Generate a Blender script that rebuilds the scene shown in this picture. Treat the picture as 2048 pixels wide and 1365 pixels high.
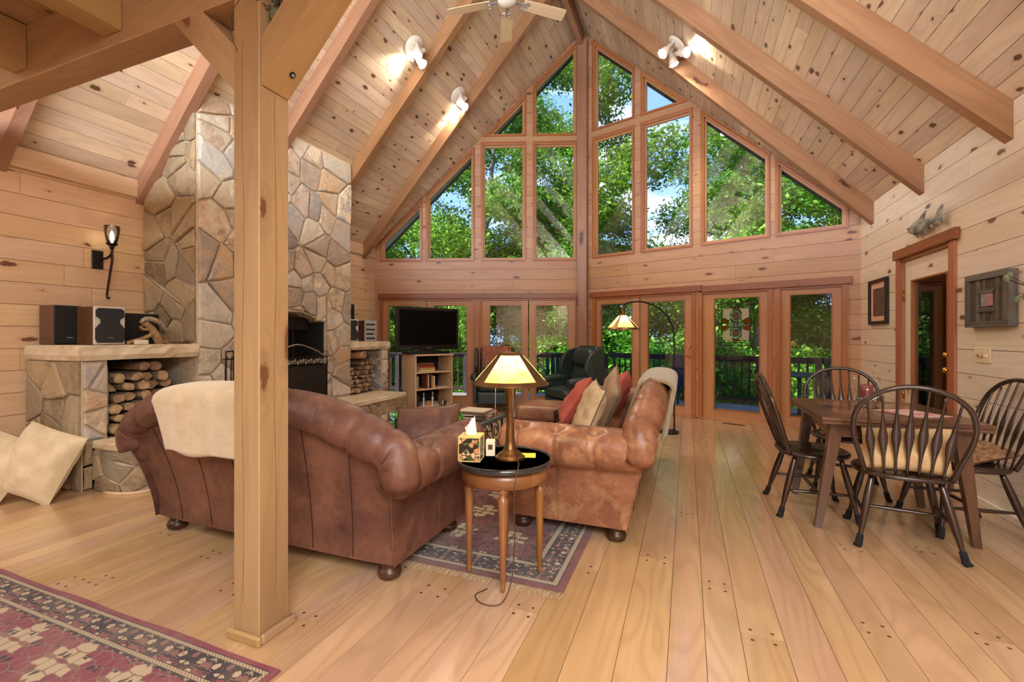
import bpy, bmesh, math, random
import numpy as np
from mathutils import Vector, Matrix, Euler
PI = math.pi
for o in list(bpy.data.objects): bpy.data.objects.remove(o)
SC = bpy.context.scene; COL = SC.collection
random.seed(7); np.random.seed(7)
# ---------------------------------------------------------------- camera
F_PX = 900.0; AL = math.atan(350.0/F_PX)
cam_d = bpy.data.cameras.new('camera'); cam = bpy.data.objects.new('camera', cam_d); COL.objects.link(cam)
cam.location = (0, 0, 1.25); cam.rotation_euler = (PI/2, 0, AL)
cam_d.sensor_width = 36; cam_d.lens = 36*F_PX/2048; cam_d.shift_y = -8.5/2048
cam_d.clip_start = .05; cam_d.clip_end = 300
SC.camera = cam
# ---------------------------------------------------------------- colour management
vs = SC.view_settings
vs.view_transform = 'Standard'; vs.look = 'None'; vs.gamma = 1; vs.use_curve_mapping = False
vs.exposure = 0.44
# ---------------------------------------------------------------- node helpers
def nd(nt, t, ins=None, **pr):
    n = nt.nodes.new(t)
    for k, v in pr.items(): setattr(n, k, v)
    for k, v in (ins or {}).items():
        s = n.inputs[k]
        if isinstance(v, bpy.types.NodeSocket): nt.links.new(v, s)
        else:
            if isinstance(v, (tuple, list)) and len(v) == 3 and s.type == 'RGBA': v = (*v, 1)
            s.default_value = v
    return n
def mth(nt, op, a, b=0.0, c=0.0, clamp=False):
    return nd(nt, 'ShaderNodeMath', {0: a, 1: b, 2: c}, operation=op, use_clamp=clamp).outputs[0]
def mix(nt, f, a, b, bt='MIX'):
    n = nd(nt, 'ShaderNodeMix', {0: f, 6: a, 7: b}, data_type='RGBA', blend_type=bt)
    return n.outputs[2]
def ramp(nt, f, lo, hi):
    return nd(nt, 'ShaderNodeMapRange', {0: f, 1: lo, 2: hi}).outputs[0]
def vmap(nt, v, sc, loc=(0, 0, 0)):
    return nd(nt, 'ShaderNodeMapping', {0: v, 1: loc, 3: sc}).outputs[0]
def noise(nt, v, s, d=3, r=.55, dist=0.0):
    return nd(nt, 'ShaderNodeTexNoise', {'Vector': v, 'Scale': s, 'Detail': d, 'Roughness': r, 'Distortion': dist}).outputs[0]
def srgb(h):
    h = h.lstrip('#'); c = [int(h[i:i+2], 16)/255 for i in (0, 2, 4)]
    return tuple(x/12.92 if x <= .04045 else ((x+.055)/1.055)**2.4 for x in c)
# ---------------------------------------------------------------- world: blue sky with drifting clouds
W = bpy.data.worlds.new('sky'); SC.world = W; W.use_nodes = True
nt = W.node_tree; nt.nodes.clear()
tc = nd(nt, 'ShaderNodeTexCoord').outputs['Generated']
sep = nd(nt, 'ShaderNodeSeparateXYZ', {0: tc})
el = ramp(nt, sep.outputs[2], 0.0, .8)
blue = mix(nt, el, (.30, .48, .92), (.07, .20, .72))
cl = noise(nt, vmap(nt, tc, (2.2, 2.2, 4.5)), 1.6, 6, .6, .3)
clm = ramp(nt, cl, .54, .72)
skyc = mix(nt, clm, blue, (.93, .90, 1.0))
low = ramp(nt, sep.outputs[2], -.05, .0)
skyc = mix(nt, low, (.10, .14, .06), skyc)
bg = nd(nt, 'ShaderNodeBackground', {0: skyc, 1: 1.9})
nt.links.new(bg.outputs[0], nd(nt, 'ShaderNodeOutputWorld').inputs[0])
# ---------------------------------------------------------------- sun (from behind the house, over the roof)
def light(name, kind, loc, rot, energy, color=(1, 1, 1), **kw):
    d = bpy.data.lights.new(name, kind); d.energy = energy; d.color = color
    for k, v in kw.items(): setattr(d, k, v)
    o = bpy.data.objects.new(name, d); COL.objects.link(o); o.location = loc; o.rotation_euler = rot
    return o
light('sun', 'SUN', (0, -10, 20), (math.radians(42), 0, math.radians(-25)), 8.5, (1, .96, .86), angle=.02)
# large soft fill lights, added out of view to brighten the room and ceiling
light('fill_right', 'AREA', (1.0, -1.4, 2.86), (math.radians(6), 0, math.radians(10)), 270, (.93, .97, 1), shape='RECTANGLE', size=2.0, size_y=2.0)  # added fill without a fixture, for the floor and right wall
light('fill_left', 'AREA', (-4.2, -.3, 2.9), (math.radians(15), 0, 0), 70, (1, .95, .86), shape='RECTANGLE', size=1.6, size_y=1.2)  # added fill without a fixture, for the left side
light('fill_up', 'AREA', (-1.76, -.4, 3.25), (math.radians(132), 0, 0), 400, (.92, .97, 1), shape='RECTANGLE', size=5.4, size_y=.7)  # added fill aimed up and forward at the far ceiling and gable
# ---------------------------------------------------------------- mesh builder
def vec(*a): return np.array(a, float)
class MB:
    def __init__(s): s.v = []; s.f = []; s.sm = []
    def add(s, vs_, fs, smooth=False):
        b = len(s.v); s.v.extend([tuple(map(float, p)) for p in vs_])
        s.f.extend([tuple(i+b for i in f) for f in fs]); s.sm.extend([smooth]*len(fs)); return s
    def merge(s, o, M=None):
        vv = [tuple(M @ Vector(p)) for p in o.v] if M is not None else o.v
        b = len(s.v); s.v.extend(vv); s.f.extend([tuple(i+b for i in f) for f in o.f]); s.sm.extend(o.sm); return s
    def box(s, c, d, R=None, bev=0.0):
        hx, hy, hz = d[0]/2, d[1]/2, d[2]/2
        if bev > 0:
            b = min(bev, hx*.9, hy*.9, hz*.9); m = MB()
            vs_ = []
            for sx in (-1, 1):
                for sy in (-1, 1):
                    for sz in (-1, 1):
                        vs_ += [(sx*(hx-b), sy*(hy-b), sz*hz), (sx*(hx-b), sy*hy, sz*(hz-b)), (sx*hx, sy*(hy-b), sz*(hz-b))]
            ix = lambda a, b_, c_, k: ((a*2+b_)*2+c_)*3+k
            fs = []
            for a in (0, 1):
                q = [ix(a, 0, 0, 2), ix(a, 1, 0, 2), ix(a, 1, 1, 2), ix(a, 0, 1, 2)]; fs.append(q if a else q[::-1])
                q = [ix(0, a, 0, 1), ix(0, a, 1, 1), ix(1, a, 1, 1), ix(1, a, 0, 1)]; fs.append(q if a else q[::-1])
                q = [ix(0, 0, a, 0), ix(1, 0, a, 0), ix(1, 1, a, 0), ix(0, 1, a, 0)]; fs.append(q if a else q[::-1])
            for a in (0, 1):
                for b_ in (0, 1):
                    q = [ix(a, b_, 0, 2), ix(a, b_, 0, 1), ix(a, b_, 1, 1), ix(a, b_, 1, 2)]; fs.append(q if a == b_ else q[::-1])
                    q = [ix(a, 0, b_, 2), ix(a, 1, b_, 2), ix(a, 1, b_, 0), ix(a, 0, b_, 0)]; fs.append(q if a == b_ else q[::-1])
                    q = [ix(0, a, b_, 1), ix(0, a, b_, 0), ix(1, a, b_, 0), ix(1, a, b_, 1)]; fs.append(q if a == b_ else q[::-1])
            for a in (0, 1):
                for b_ in (0, 1):
                    for c_ in (0, 1):
                        q = [ix(a, b_, c_, 0), ix(a, b_, c_, 2), ix(a, b_, c_, 1)]; fs.append(q if (a+b_+c_) % 2 else q[::-1])
        else:
            vs_ = [(x, y, z) for x in (-hx, hx) for y in (-hy, hy) for z in (-hz, hz)]
            fs = [(0, 1, 3, 2), (4, 6, 7, 5), (0, 4, 5, 1), (2, 3, 7, 6), (0, 2, 6, 4), (1, 5, 7, 3)]
        if R is not None: vs_ = [R @ Vector(p) for p in vs_]
        return s.add([(p[0]+c[0], p[1]+c[1], p[2]+c[2]) for p in vs_], fs)
    def bb(s, x0, x1, y0, y1, z0, z1, bev=0.0):
        return s.box(((x0+x1)/2, (y0+y1)/2, (z0+z1)/2), (abs(x1-x0), abs(y1-y0), abs(z1-z0)), None, bev)
    def bar(s, p, q, w, h, up=(0, 0, 1), bev=0.0):
        p = Vector(p); q = Vector(q); a = (q-p); L = a.length; a.normalize()
        u = Vector(up); t = u.cross(a)
        if t.length < 1e-4: t = Vector((0, 1, 0)).cross(a)
        t.normalize(); u = a.cross(t)
        R = Matrix((a, t, u)).transposed()
        return s.box((p+q)/2, (L, w, h), R, bev)
    def prism(s, poly, a, b):
        """poly: list of 3D points; extruded by vector from a*n..b*n given as (vec0, vec1)"""
        n = len(poly); v0 = [tuple(Vector(p)+Vector(a)) for p in poly]; v1 = [tuple(Vector(p)+Vector(b)) for p in poly]
        fs = [tuple(range(n))[::-1], tuple(range(n, 2*n))] + [(i, (i+1) % n, n+(i+1) % n, n+i) for i in range(n)]
        return s.add(v0+v1, fs)
    def lathe(s, prof, n=20, c=(0, 0, 0), smooth=True, sx=1, sy=1, cap=True):
        vs_ = []; fs = []
        for r, z in prof:
            for i in range(n):
                a = 2*PI*i/n; vs_.append((c[0]+r*math.cos(a)*sx, c[1]+r*math.sin(a)*sy, c[2]+z))
        m = len(prof)
        for j in range(m-1):
            for i in range(n):
                k = (i+1) % n; fs.append((j*n+i, j*n+k, (j+1)*n+k, (j+1)*n+i))
        s.add(vs_, fs, smooth)
        if cap:
            if prof[0][0] > 1e-5: s.f.append(tuple(len(s.v)-m*n+i for i in range(n))[::-1]); s.sm.append(False)
            if prof[-1][0] > 1e-5: s.f.append(tuple(len(s.v)-n+i for i in range(n))); s.sm.append(False)
        return s
    def tube(s, pts, r, n=8, up=(0, 0, 1), flat=1.0, smooth=True, cap=True, closed=False):
        pts = [Vector(p) for p in pts]; m = len(pts); vs_ = []; fs = []
        rr = r if callable(r) else (lambda t: r)
        prev = None
        for j, p in enumerate(pts):
            if closed: a = pts[(j+1) % m]-pts[j-1]
            else: a = pts[min(j+1, m-1)]-pts[max(j-1, 0)]
            a.normalize()
            if prev is None:
                t = Vector(up).cross(a)
                if t.length < 1e-3: t = Vector((1, 0, 0)).cross(a)
            else: t = prev-a*prev.dot(a)
            t.normalize(); prev = t.copy(); u = a.cross(t)
            q = rr(j/(m-1))
            if not isinstance(q, tuple): q = (q, q*flat)
            for i in range(n):
                an = 2*PI*i/n; vs_.append(p+t*q[0]*math.cos(an)+u*q[1]*math.sin(an))
        for j in range(m if closed else m-1):
            for i in range(n):
                k = (i+1) % n; j2 = (j+1) % m; fs.append((j*n+i, j*n+k, j2*n+k, j2*n+i))
        b = len(s.v); s.add(vs_, fs, smooth)
        if cap and not closed:
            s.f.append(tuple(b+i for i in range(n))[::-1]); s.sm.append(False)
            s.f.append(tuple(b+(m-1)*n+i for i in range(n))); s.sm.append(False)
        return s
    def grid(s, fn, nu, nv, smooth=True, thick=None, closeu=False):
        P = [[fn(i/nu, j/nv) for j in range(nv+1)] for i in range(nu+(0 if closeu else 1))]
        mu = len(P); vs_ = [p for r in P for p in r]; fs = []
        for i in range(nu):
            for j in range(nv):
                i2 = (i+1) % mu; fs.append((i*(nv+1)+j, i2*(nv+1)+j, i2*(nv+1)+j+1, i*(nv+1)+j+1))
        return s.add(vs_, fs, smooth)
    def sphere(s, c, r, n=10, m=7, sc=(1, 1, 1)):
        prof = [(max(1e-6, math.sin(PI*j/m))*r, -math.cos(PI*j/m)*r) for j in range(m+1)]
        vs_ = []; 
        t = MB().lathe(prof, n, cap=False)
        return s.add([(p[0]*sc[0]+c[0], p[1]*sc[1]+c[1], p[2]*sc[2]+c[2]) for p in t.v], t.f, True)
def mesh_of(name, mb, mat, grain=None, uvo=None):
    me = bpy.data.meshes.new(name); me.from_pydata(mb.v, [], mb.f); 
    if mat is not None: me.materials.append(mat)
    me.polygons.foreach_set('use_smooth', mb.sm)
    n = len(me.loops)
    if n and len(me.polygons) < 60000:
        co = np.empty(len(me.vertices)*3); me.vertices.foreach_get('co', co); co = co.reshape(-1, 3)
        if grain is None:
            d = co.max(0)-co.min(0); a = np.zeros(3); a[int(np.argmax(d))] = 1
        else: a = np.array(grain, float); a /= np.linalg.norm(a)
        b = np.cross(a, (0, 0, 1.0)); 
        if np.linalg.norm(b) < .1: b = np.cross(a, (0, 1.0, 0))
        b /= np.linalg.norm(b); c = np.cross(a, b)
        nr = np.empty(len(me.polygons)*3); me.polygons.foreach_get('normal', nr); nr = nr.reshape(-1, 3)
        tot = np.empty(len(me.polygons), int); me.polygons.foreach_get('loop_total', tot)
        vi = np.empty(n, int); me.loops.foreach_get('vertex_index', vi)
        ln = np.repeat(nr, tot, axis=0); p = co[vi]
        fb = np.abs((ln*b).sum(1)); fc = np.abs((ln*c).sum(1)); fa = np.abs((ln*a).sum(1))
        u = p@a; v = np.where(fb > fc, p@c+.37, p@b)
        end = fa > .85
        u = np.where(end, p@b*.3, u); v = np.where(end, p@c, v)
        ou, ov = uvo if uvo else (random.uniform(0, 60), random.uniform(0, 60))
        uv = np.stack([u+ou, v+ov], 1).astype(np.float32).ravel()
        me.uv_layers.new(name='UVMap').data.foreach_set('uv', uv)
    me.update(); return me
def ob(name, mb, mat, parent=None, label=None, cat=None, group=None, kind=None, loc=None, rot=None, grain=None, mesh=None, uvo=None):
    me = mesh or mesh_of(name, mb, mat, grain, uvo)
    o = bpy.data.objects.new(name, me); COL.objects.link(o)
    if parent is not None: o.parent = parent
    if loc is not None: o.location = loc
    if rot is not None: o.rotation_euler = rot
    tagit(o, label, cat, group, kind); return o
def tagit(o, label=None, cat=None, group=None, kind=None):
    if label: o['label'] = label
    if cat: o['category'] = cat
    if group: o['group'] = group
    if kind: o['kind'] = kind
    return o
def thing(name, label, cat, loc=(0, 0, 0), rz=0.0, group=None, kind=None, rot=None):
    o = bpy.data.objects.new(name, None); COL.objects.link(o); o.empty_display_size = .1
    o.location = loc; o.rotation_euler = rot or (0, 0, rz)
    return tagit(o, label, cat, group, kind)
def dup(root, loc, rz=0.0, label=None, group=None, rot=None):
    r = root.copy(); COL.objects.link(r); r.location = loc; r.rotation_euler = rot or (0, 0, rz)
    if label: r['label'] = label
    if group: r['group'] = group
    for ch in root.children:
        c = ch.copy(); COL.objects.link(c); c.parent = r
        for g in ch.children:
            d = g.copy(); COL.objects.link(d); d.parent = c
    return r
def subsurf(o, lv=2):
    m = o.modifiers.new('sub', 'SUBSURF'); m.levels = lv; m.render_levels = lv; return o
# ---------------------------------------------------------------- materials
def newmat(name):
    m = bpy.data.materials.new(name); m.use_nodes = True; t = m.node_tree; t.nodes.clear()
    out = nd(t, 'ShaderNodeOutputMaterial'); b = nd(t, 'ShaderNodeBsdfPrincipled'); t.links.new(b.outputs[0], out.inputs[0])
    return m, t, b
def setin(t, b, k, v):
    if isinstance(v, bpy.types.NodeSocket): t.links.new(v, b.inputs[k])
    else: b.inputs[k].default_value = (*v, 1) if isinstance(v, tuple) and len(v) == 3 else v
def bumpn(t, b, h, s=.3, d=.005):
    n = nd(t, 'ShaderNodeBump', {'Strength': s, 'Distance': d, 'Height': h}); t.links.new(n.outputs[0], b.inputs['Normal'])
def wood(name, c1, c2, knot=0.0, kc=(.09, .03, .012), rough=.45, ringf=9.0, ring=.25, var=.14, bump=.2, spec=.5, coat=0.0, kscale=(2.3, 6.0), knr=.075, gv=5.0):
    m, t, b = newmat(name)
    uv = nd(t, 'ShaderNodeTexCoord').outputs['UV']; oi = nd(t, 'ShaderNodeObjectInfo').outputs['Random']
    sh = nd(t, 'ShaderNodeCombineXYZ', {0: mth(t, 'MULTIPLY', oi, 31.0), 1: mth(t, 'MULTIPLY', oi, 17.0)}).outputs[0]
    uv = nd(t, 'ShaderNodeVectorMath', {0: uv, 1: sh}, operation='ADD').outputs[0]
    km = None
    if knot > 0:
        wv = nd(t, 'ShaderNodeVectorMath', {0: vmap(t, uv, (kscale[0], kscale[1], 1)), 1: nd(t, 'ShaderNodeVectorMath', {0: nd(t, 'ShaderNodeTexNoise', {'Vector': uv, 'Scale': 30.0, 'Detail': 2.0}).outputs[1], 1: (.16, .16, 0)}, operation='MULTIPLY').outputs[0]}, operation='ADD').outputs[0]
        vo = nd(t, 'ShaderNodeTexVoronoi', {'Vector': wv, 'Scale': 1.0, 'Randomness': 1.0}, voronoi_dimensions='2D')
        dist = vo.outputs['Distance']; sel = nd(t, 'ShaderNodeSeparateColor', {0: vo.outputs['Color']})
        rad = mth(t, 'MULTIPLY', mth(t, 'SUBTRACT', sel.outputs[0], 1-knot, clamp=True), knr/max(knot, .01)*1.25)
        rad = mth(t, 'ADD', rad, mth(t, 'MULTIPLY', mth(t, 'GREATER_THAN', sel.outputs[0], 1-knot), knr*.25))
        dd = mth(t, 'SUBTRACT', dist, rad)
        km = mth(t, 'SUBTRACT', 1.0, ramp(t, dd, -.006, .02))
        km = mth(t, 'MULTIPLY', km, mth(t, 'GREATER_THAN', sel.outputs[0], 1-knot))
        halo = mth(t, 'MULTIPLY', mth(t, 'SUBTRACT', 1.0, ramp(t, dd, 0.0, .22)), mth(t, 'GREATER_THAN', sel.outputs[0], 1-knot))
    f1 = noise(t, vmap(t, uv, (.45, gv, 1)), 1.0, 2, .5, .35)
    ph = mth(t, 'MULTIPLY', f1, ringf*6.28)
    if knot > 0: ph = mth(t, 'ADD', ph, mth(t, 'MULTIPLY', halo, 9.0))
    rg = mth(t, 'MULTIPLY_ADD', mth(t, 'SINE', ph), .5, .5)
    rg = mth(t, 'POWER', rg, 2.2)
    fine = noise(t, vmap(t, uv, (3.0, 120, 1)), 1.0, 3, .6)
    br = noise(t, vmap(t, uv, (.5, 2.2, 1)), 1.0, 2, .5)
    col = mix(t, ramp(t, br, .3, .7), c1, c2)
    dark = mix(t, .5, c2, tuple(x*.42 for x in c2))
    col = mix(t, mth(t, 'MULTIPLY', rg, ring), col, dark)
    col = mix(t, mth(t, 'MULTIPLY', ramp(t, fine, .35, .75), .22), col, dark)
    if knot > 0:
        col = mix(t, mth(t, 'MULTIPLY', mth(t, 'POWER', halo, 3.0), .45), col, tuple(x*y for x, y in zip(c2, (.62, .42, .30))))
        col = mix(t, mth(t, 'MULTIPLY', km, .88), col, kc)
    hs = nd(t, 'ShaderNodeHueSaturation', {'Hue': mth(t, 'MULTIPLY_ADD', oi, .016, .492), 'Saturation': mth(t, 'MULTIPLY_ADD', oi, .14, .93), 'Value': mth(t, 'MULTIPLY_ADD', mth(t, 'FRACT', mth(t, 'MULTIPLY', oi, 7.31)), var*2, 1-var), 'Color': col})
    setin(t, b, 'Base Color', hs.outputs[0]); b.inputs['Specular IOR Level'].default_value = spec
    setin(t, b, 'Roughness', mth(t, 'MULTIPLY_ADD', fine, .14, rough-.07))
    b.inputs['Coat Weight'].default_value = coat; b.inputs['Coat Roughness'].default_value = .12
    bumpn(t, b, mth(t, 'ADD', fine, mth(t, 'MULTIPLY', rg, .4)), bump, .002)
    return m
def plain(name, c, rough=.5, metal=0.0, var=.0, bump=0.0, bs=40.0, spec=.5, c2=None, ns=6.0, sheen=0.0, coat=0.0, obv=0.0):
    m, t, b = newmat(name); P = nd(t, 'ShaderNodeTexCoord').outputs['Object']
    col = c
    if c2 is not None: col = mix(t, ramp(t, noise(t, P, ns, 4, .6), .35, .68), c, c2)
    if obv:
        oi = nd(t, 'ShaderNodeObjectInfo').outputs['Random']
        col = nd(t, 'ShaderNodeHueSaturation', {'Hue': mth(t, 'MULTIPLY_ADD', oi, .03, .485), 'Value': mth(t, 'MULTIPLY_ADD', oi, obv*2, 1-obv), 'Color': col if not isinstance(col, tuple) else (*col, 1)}).outputs[0]
    setin(t, b, 'Base Color', col); b.inputs['Roughness'].default_value = rough; b.inputs['Metallic'].default_value = metal
    b.inputs['Specular IOR Level'].default_value = spec; b.inputs['Sheen Weight'].default_value = sheen; b.inputs['Coat Weight'].default_value = coat
    if bump: bumpn(t, b, noise(t, P, bs, 3, .6), bump, .004)
    return m
def emit(name, c, s):
    m = bpy.data.materials.new(name); m.use_nodes = True; t = m.node_tree; t.nodes.clear()
    e = nd(t, 'ShaderNodeEmission', {0: (*c, 1), 1: s}); t.links.new(e.outputs[0], nd(t, 'ShaderNodeOutputMaterial').inputs[0]); return m
def glass(name, tint=(1, 1, 1), refl=.10, rough=.0):
    m = bpy.data.materials.new(name); m.use_nodes = True; t = m.node_tree; t.nodes.clear()
    tr = nd(t, 'ShaderNodeBsdfTransparent', {0: tint}); gl = nd(t, 'ShaderNodeBsdfGlossy', {0: (1, 1, 1), 'Roughness': rough})
    fr = nd(t, 'ShaderNodeFresnel', {0: 1.45}).outputs[0]
    mx = nd(t, 'ShaderNodeMixShader', {0: mth(t, 'MULTIPLY', fr, refl*10, clamp=True), 1: tr.outputs[0], 2: gl.outputs[0]})
    t.links.new(mx.outputs[0], nd(t, 'ShaderNodeOutputMaterial').inputs[0]); return m
def leather(name, c1, c2, rough=.38, wear=None, wn=.62):
    m, t, b = newmat(name); P = nd(t, 'ShaderNodeTexCoord').outputs['Object']
    n1 = noise(t, P, 3.2, 5, .65, .3); n2 = noise(t, P, 28.0, 3, .6); vo = nd(t, 'ShaderNodeTexVoronoi', {'Vector': P, 'Scale': 260.0}).outputs[0]
    col = mix(t, ramp(t, n1, .36, .66), c1, c2)
    if wear: col = mix(t, mth(t, 'MULTIPLY', ramp(t, noise(t, P, 7.0, 5, .7, .6), wn-.06, wn+.12), .55), col, wear)
    col = mix(t, mth(t, 'MULTIPLY', ramp(t, n2, .4, .8), .25), col, tuple(x*.5 for x in c1))
    setin(t, b, 'Base Color', col); setin(t, b, 'Roughness', mth(t, 'MULTIPLY_ADD', n2, .25, rough-.1))
    b.inputs['Specular IOR Level'].default_value = .45
    bumpn(t, b, mth(t, 'ADD', mth(t, 'MULTIPLY', vo, .35), mth(t, 'MULTIPLY', noise(t, P, 11.0, 4, .6, .8), 2.0)), .35, .004)
    return m
def stonemat(name, pal, sc=5.0, bump=.55):
    m, t, b = newmat(name); P = nd(t, 'ShaderNodeTexCoord').outputs['Object']; oi = nd(t, 'ShaderNodeObjectInfo').outputs['Random']
    cr = nd(t, 'ShaderNodeValToRGB', {0: oi}); e = cr.color_ramp; e.interpolation = 'LINEAR'
    e.elements[0].color = (*pal[0], 1); e.elements[1].color = (*pal[-1], 1); e.elements[1].position = 1
    for i, c in enumerate(pal[1:-1]): q = e.elements.new((i+1)/(len(pal)-1)); q.color = (*c, 1)
    Pj = nd(t, 'ShaderNodeVectorMath', {0: P, 1: nd(t, 'ShaderNodeCombineXYZ', {0: mth(t, 'MULTIPLY', oi, 40.0), 1: mth(t, 'MULTIPLY', oi, 23.0)}).outputs[0]}, operation='ADD').outputs[0]
    n1 = noise(t, Pj, sc, 6, .68, .4); n2 = noise(t, Pj, sc*7, 5, .7)
    cr2 = nd(t, 'ShaderNodeValToRGB', {0: mth(t, 'FRACT', mth(t, 'MULTIPLY_ADD', oi, 5.7, mth(t, 'MULTIPLY', n1, .9)))}); e = cr2.color_ramp
    e.elements[0].color = (*pal[1], 1); e.elements[1].color = (*pal[0], 1)
    for i, c in enumerate(pal[2:]): q = e.elements.new((i+1)/(len(pal)-1)); q.color = (*c, 1)
    col = mix(t, ramp(t, n1, .42, .62), cr.outputs[0], cr2.outputs[0])
    col = mix(t, mth(t, 'MULTIPLY', ramp(t, n2, .45, .8), .35), col, (.10, .075, .055))
    setin(t, b, 'Base Color', col); b.inputs['Roughness'].default_value = .8; b.inputs['Specular IOR Level'].default_value = .3
    bumpn(t, b, mth(t, 'ADD', mth(t, 'MULTIPLY', n1, 1.6), n2), bump, .015); return m
# palette of the room
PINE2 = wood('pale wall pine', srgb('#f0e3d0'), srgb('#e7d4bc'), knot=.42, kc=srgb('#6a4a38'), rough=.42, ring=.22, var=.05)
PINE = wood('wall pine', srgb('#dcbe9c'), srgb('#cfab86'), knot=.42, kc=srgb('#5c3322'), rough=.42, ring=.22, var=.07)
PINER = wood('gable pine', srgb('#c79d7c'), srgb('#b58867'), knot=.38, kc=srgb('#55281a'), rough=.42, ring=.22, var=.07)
PINEC = wood('ceiling pine', srgb('#dfc8ac'), srgb('#c3a88c'), knot=.5, kc=srgb('#4a2a1c'), rough=.40, ring=.28, var=.11, kscale=(3.2, 8.0), knr=.085)
RAFT = wood('rafter fir', srgb('#ad8264'), srgb('#94694e'), knot=.25, kc=srgb('#3c1c10'), rough=.40, ring=.3, var=.05, kscale=(.9, 3))
TIMB = wood('post timber', srgb('#b4946a'), srgb('#997852'), knot=.4, kc=srgb('#6b4020'), rough=.6, ring=.22, var=.06, kscale=(1.3, 4.5))
TRIM = wood('casing fir', srgb('#b9754a'), srgb('#9c5c38'), knot=0, rough=.35, ring=.3, var=.05, gv=14)
SASH = wood('sash fir', srgb('#c9956a'), srgb('#b47f56'), knot=0, rough=.35, ring=.2, var=.05, gv=14)
HEAD = wood('header trim wood', srgb('#a0603c'), srgb('#7d4428'), knot=0, rough=.35, ring=.35, var=.05)
FLOOR = wood('floor boards wood', srgb('#d3b088'), srgb('#ba936c'), knot=0, rough=.20, ring=.30, ringf=15, var=.07, bump=.05, spec=.5, coat=.55, gv=2.6)
SEAM = plain('board joint', srgb('#5d3a22'), .8)
MORTAR = plain('mortar', srgb('#cdbfa8'), .9, c2=srgb('#b5a68e'), ns=14, bump=.6, bs=60)
PAL = [srgb(x) for x in ('#dccdb6', '#c4b49c', '#9a989a', '#e6d6ba', '#b8b4b2', '#c9a680', '#84868e', '#ddd0c2', '#a58a76')]
STONE = stonemat('field stone', PAL)
PALW = [srgb(x) for x in ('#a08a6c', '#b09a7a', '#8a745a', '#a5947a', '#bba584', '#7c6a54', '#9c8f7c')]
STONEW = stonemat('brown field stone', PALW)
SLAB = plain('sandstone slab', srgb('#d4c6ae'), .75, c2=srgb('#bda583'), ns=5, bump=.7, bs=30)
LEA1 = leather('russet leather', srgb('#4f3029'), srgb('#7c5443'), .42, srgb('#94694f'))
LEA2 = leather('tan worn leather', srgb('#96654a'), srgb('#673f2e'), .30, srgb('#c2976e'), .56)
LEAG = leather('dark green leather', srgb('#1f2b28'), srgb('#2c3b38'), .3, srgb('#43534d'))
DARKW = wood('espresso wood', srgb('#3d2920'), srgb('#2c1c16'), knot=0, rough=.25, ring=.15, var=.05, coat=.3)
TABW = wood('table brown wood', srgb('#6e4a36'), srgb('#4c3226'), knot=0, rough=.3, ring=.4, var=.05, coat=.3)
FOOTW = wood('bun foot walnut', srgb('#4e2f1e'), srgb('#36200f'), rough=.35)
BLACK = plain('black iron', (.012, .011, .011), .45, .4)
BLKP = plain('black plastic', (.010, .010, .011), .35)
BLKM = plain('matte black', (.006, .006, .007), .8)
GREYP = plain('silver plastic', (.45, .46, .48), .35, .6)
BRONZE = plain('aged bronze', srgb('#7c5c38'), .38, .85, c2=srgb('#5a3f26'), ns=9)
BRASS = plain('brass', srgb('#c9a050'), .25, 1.0)
FLEECE = plain('cream fleece', srgb('#d9c7a4'), .95, bump=1.0, bs=90, c2=srgb('#ccb890'), ns=12, sheen=.5)
GLASS = glass('window glass', (.97, .985, .98), .11)
GLASSB = glass('drinking glass', (.93, .96, .97), .25)
MESHM = plain('fire screen mesh', srgb('#3d3a36'), .5, .6)
# ================================================================ ROOM SHELL
XR, XL, RX, RZ = 2.041, -5.355, -1.764, 6.76
EL, ER = 2.90, 2.84
RP = Vector((RX, 8.059, 0)); RC = Vector((XR, 6.880, 0)); LC = Vector((XL, 6.809, 0))
def roofz(x): return RZ-(RX-x)*(RZ-EL)/(RX-XL) if x < RX else RZ-(x-RX)*(RZ-ER)/(XR-RX)
def prow_y(x):
    return 8.059-(RX-x)*(8.059-6.809)/(RX-XL) if x < RX else 8.059-(x-RX)*(8.059-6.88)/(XR-RX)
class Frame:
    """a wall plane: s along the wall from P, t outward, z up"""
    def __init__(f, P, Q, out):
        f.P = Vector(P); d = Vector(Q)-f.P; f.L = d.length; f.d = d/f.L; f.n = Vector(out).normalized()
    def __call__(f, s, t, z): return f.P+f.d*s+f.n*t+Vector((0, 0, z))
    def quad(f, mb, b, t0, t1):
        poly = [f(s, 0, z) for s, z in b]
        mb.prism(poly, f.n*t0, f.n*t1)
    def box(f, mb, s0, s1, t0, t1, z0, z1, bev=0):
        R = Matrix((f.d, f.n, Vector((0, 0, 1)))).transposed()
        mb.box(f((s0+s1)/2, (t0+t1)/2, (z0+z1)/2), (abs(s1-s0), abs(t1-t0), abs(z1-z0)), R, bev)
def outn(P, Q, inside=(-1.7, 3, 0)):
    d = (Vector(Q)-Vector(P)).normalized(); n = Vector((d.y, -d.x, 0))
    return n if n.dot(Vector(P)-Vector(inside)) > 0 else -n
FL = Frame(RP, LC, outn(RP, LC)); FR = Frame(RP, RC, outn(RP, RC))
FW = Frame((XR, 6.88, 0), (XR, -3, 0), (1, 0, 0)); FX = Frame((XL, 6.809, 0), (XL, -3, 0), (-1, 0, 0))
def xcut(poly, z, up):
    z += 1e-5 if up else -1e-5; xs = []
    for i in range(len(poly)):
        (x0, z0), (x1, z1) = poly[i], poly[(i+1) % len(poly)]
        if (z0-z)*(z1-z) < 0: xs.append(x0+(x1-x0)*(z-z0)/(z1-z0))
    return (min(xs), max(xs)) if len(xs) >= 2 else None
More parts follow.
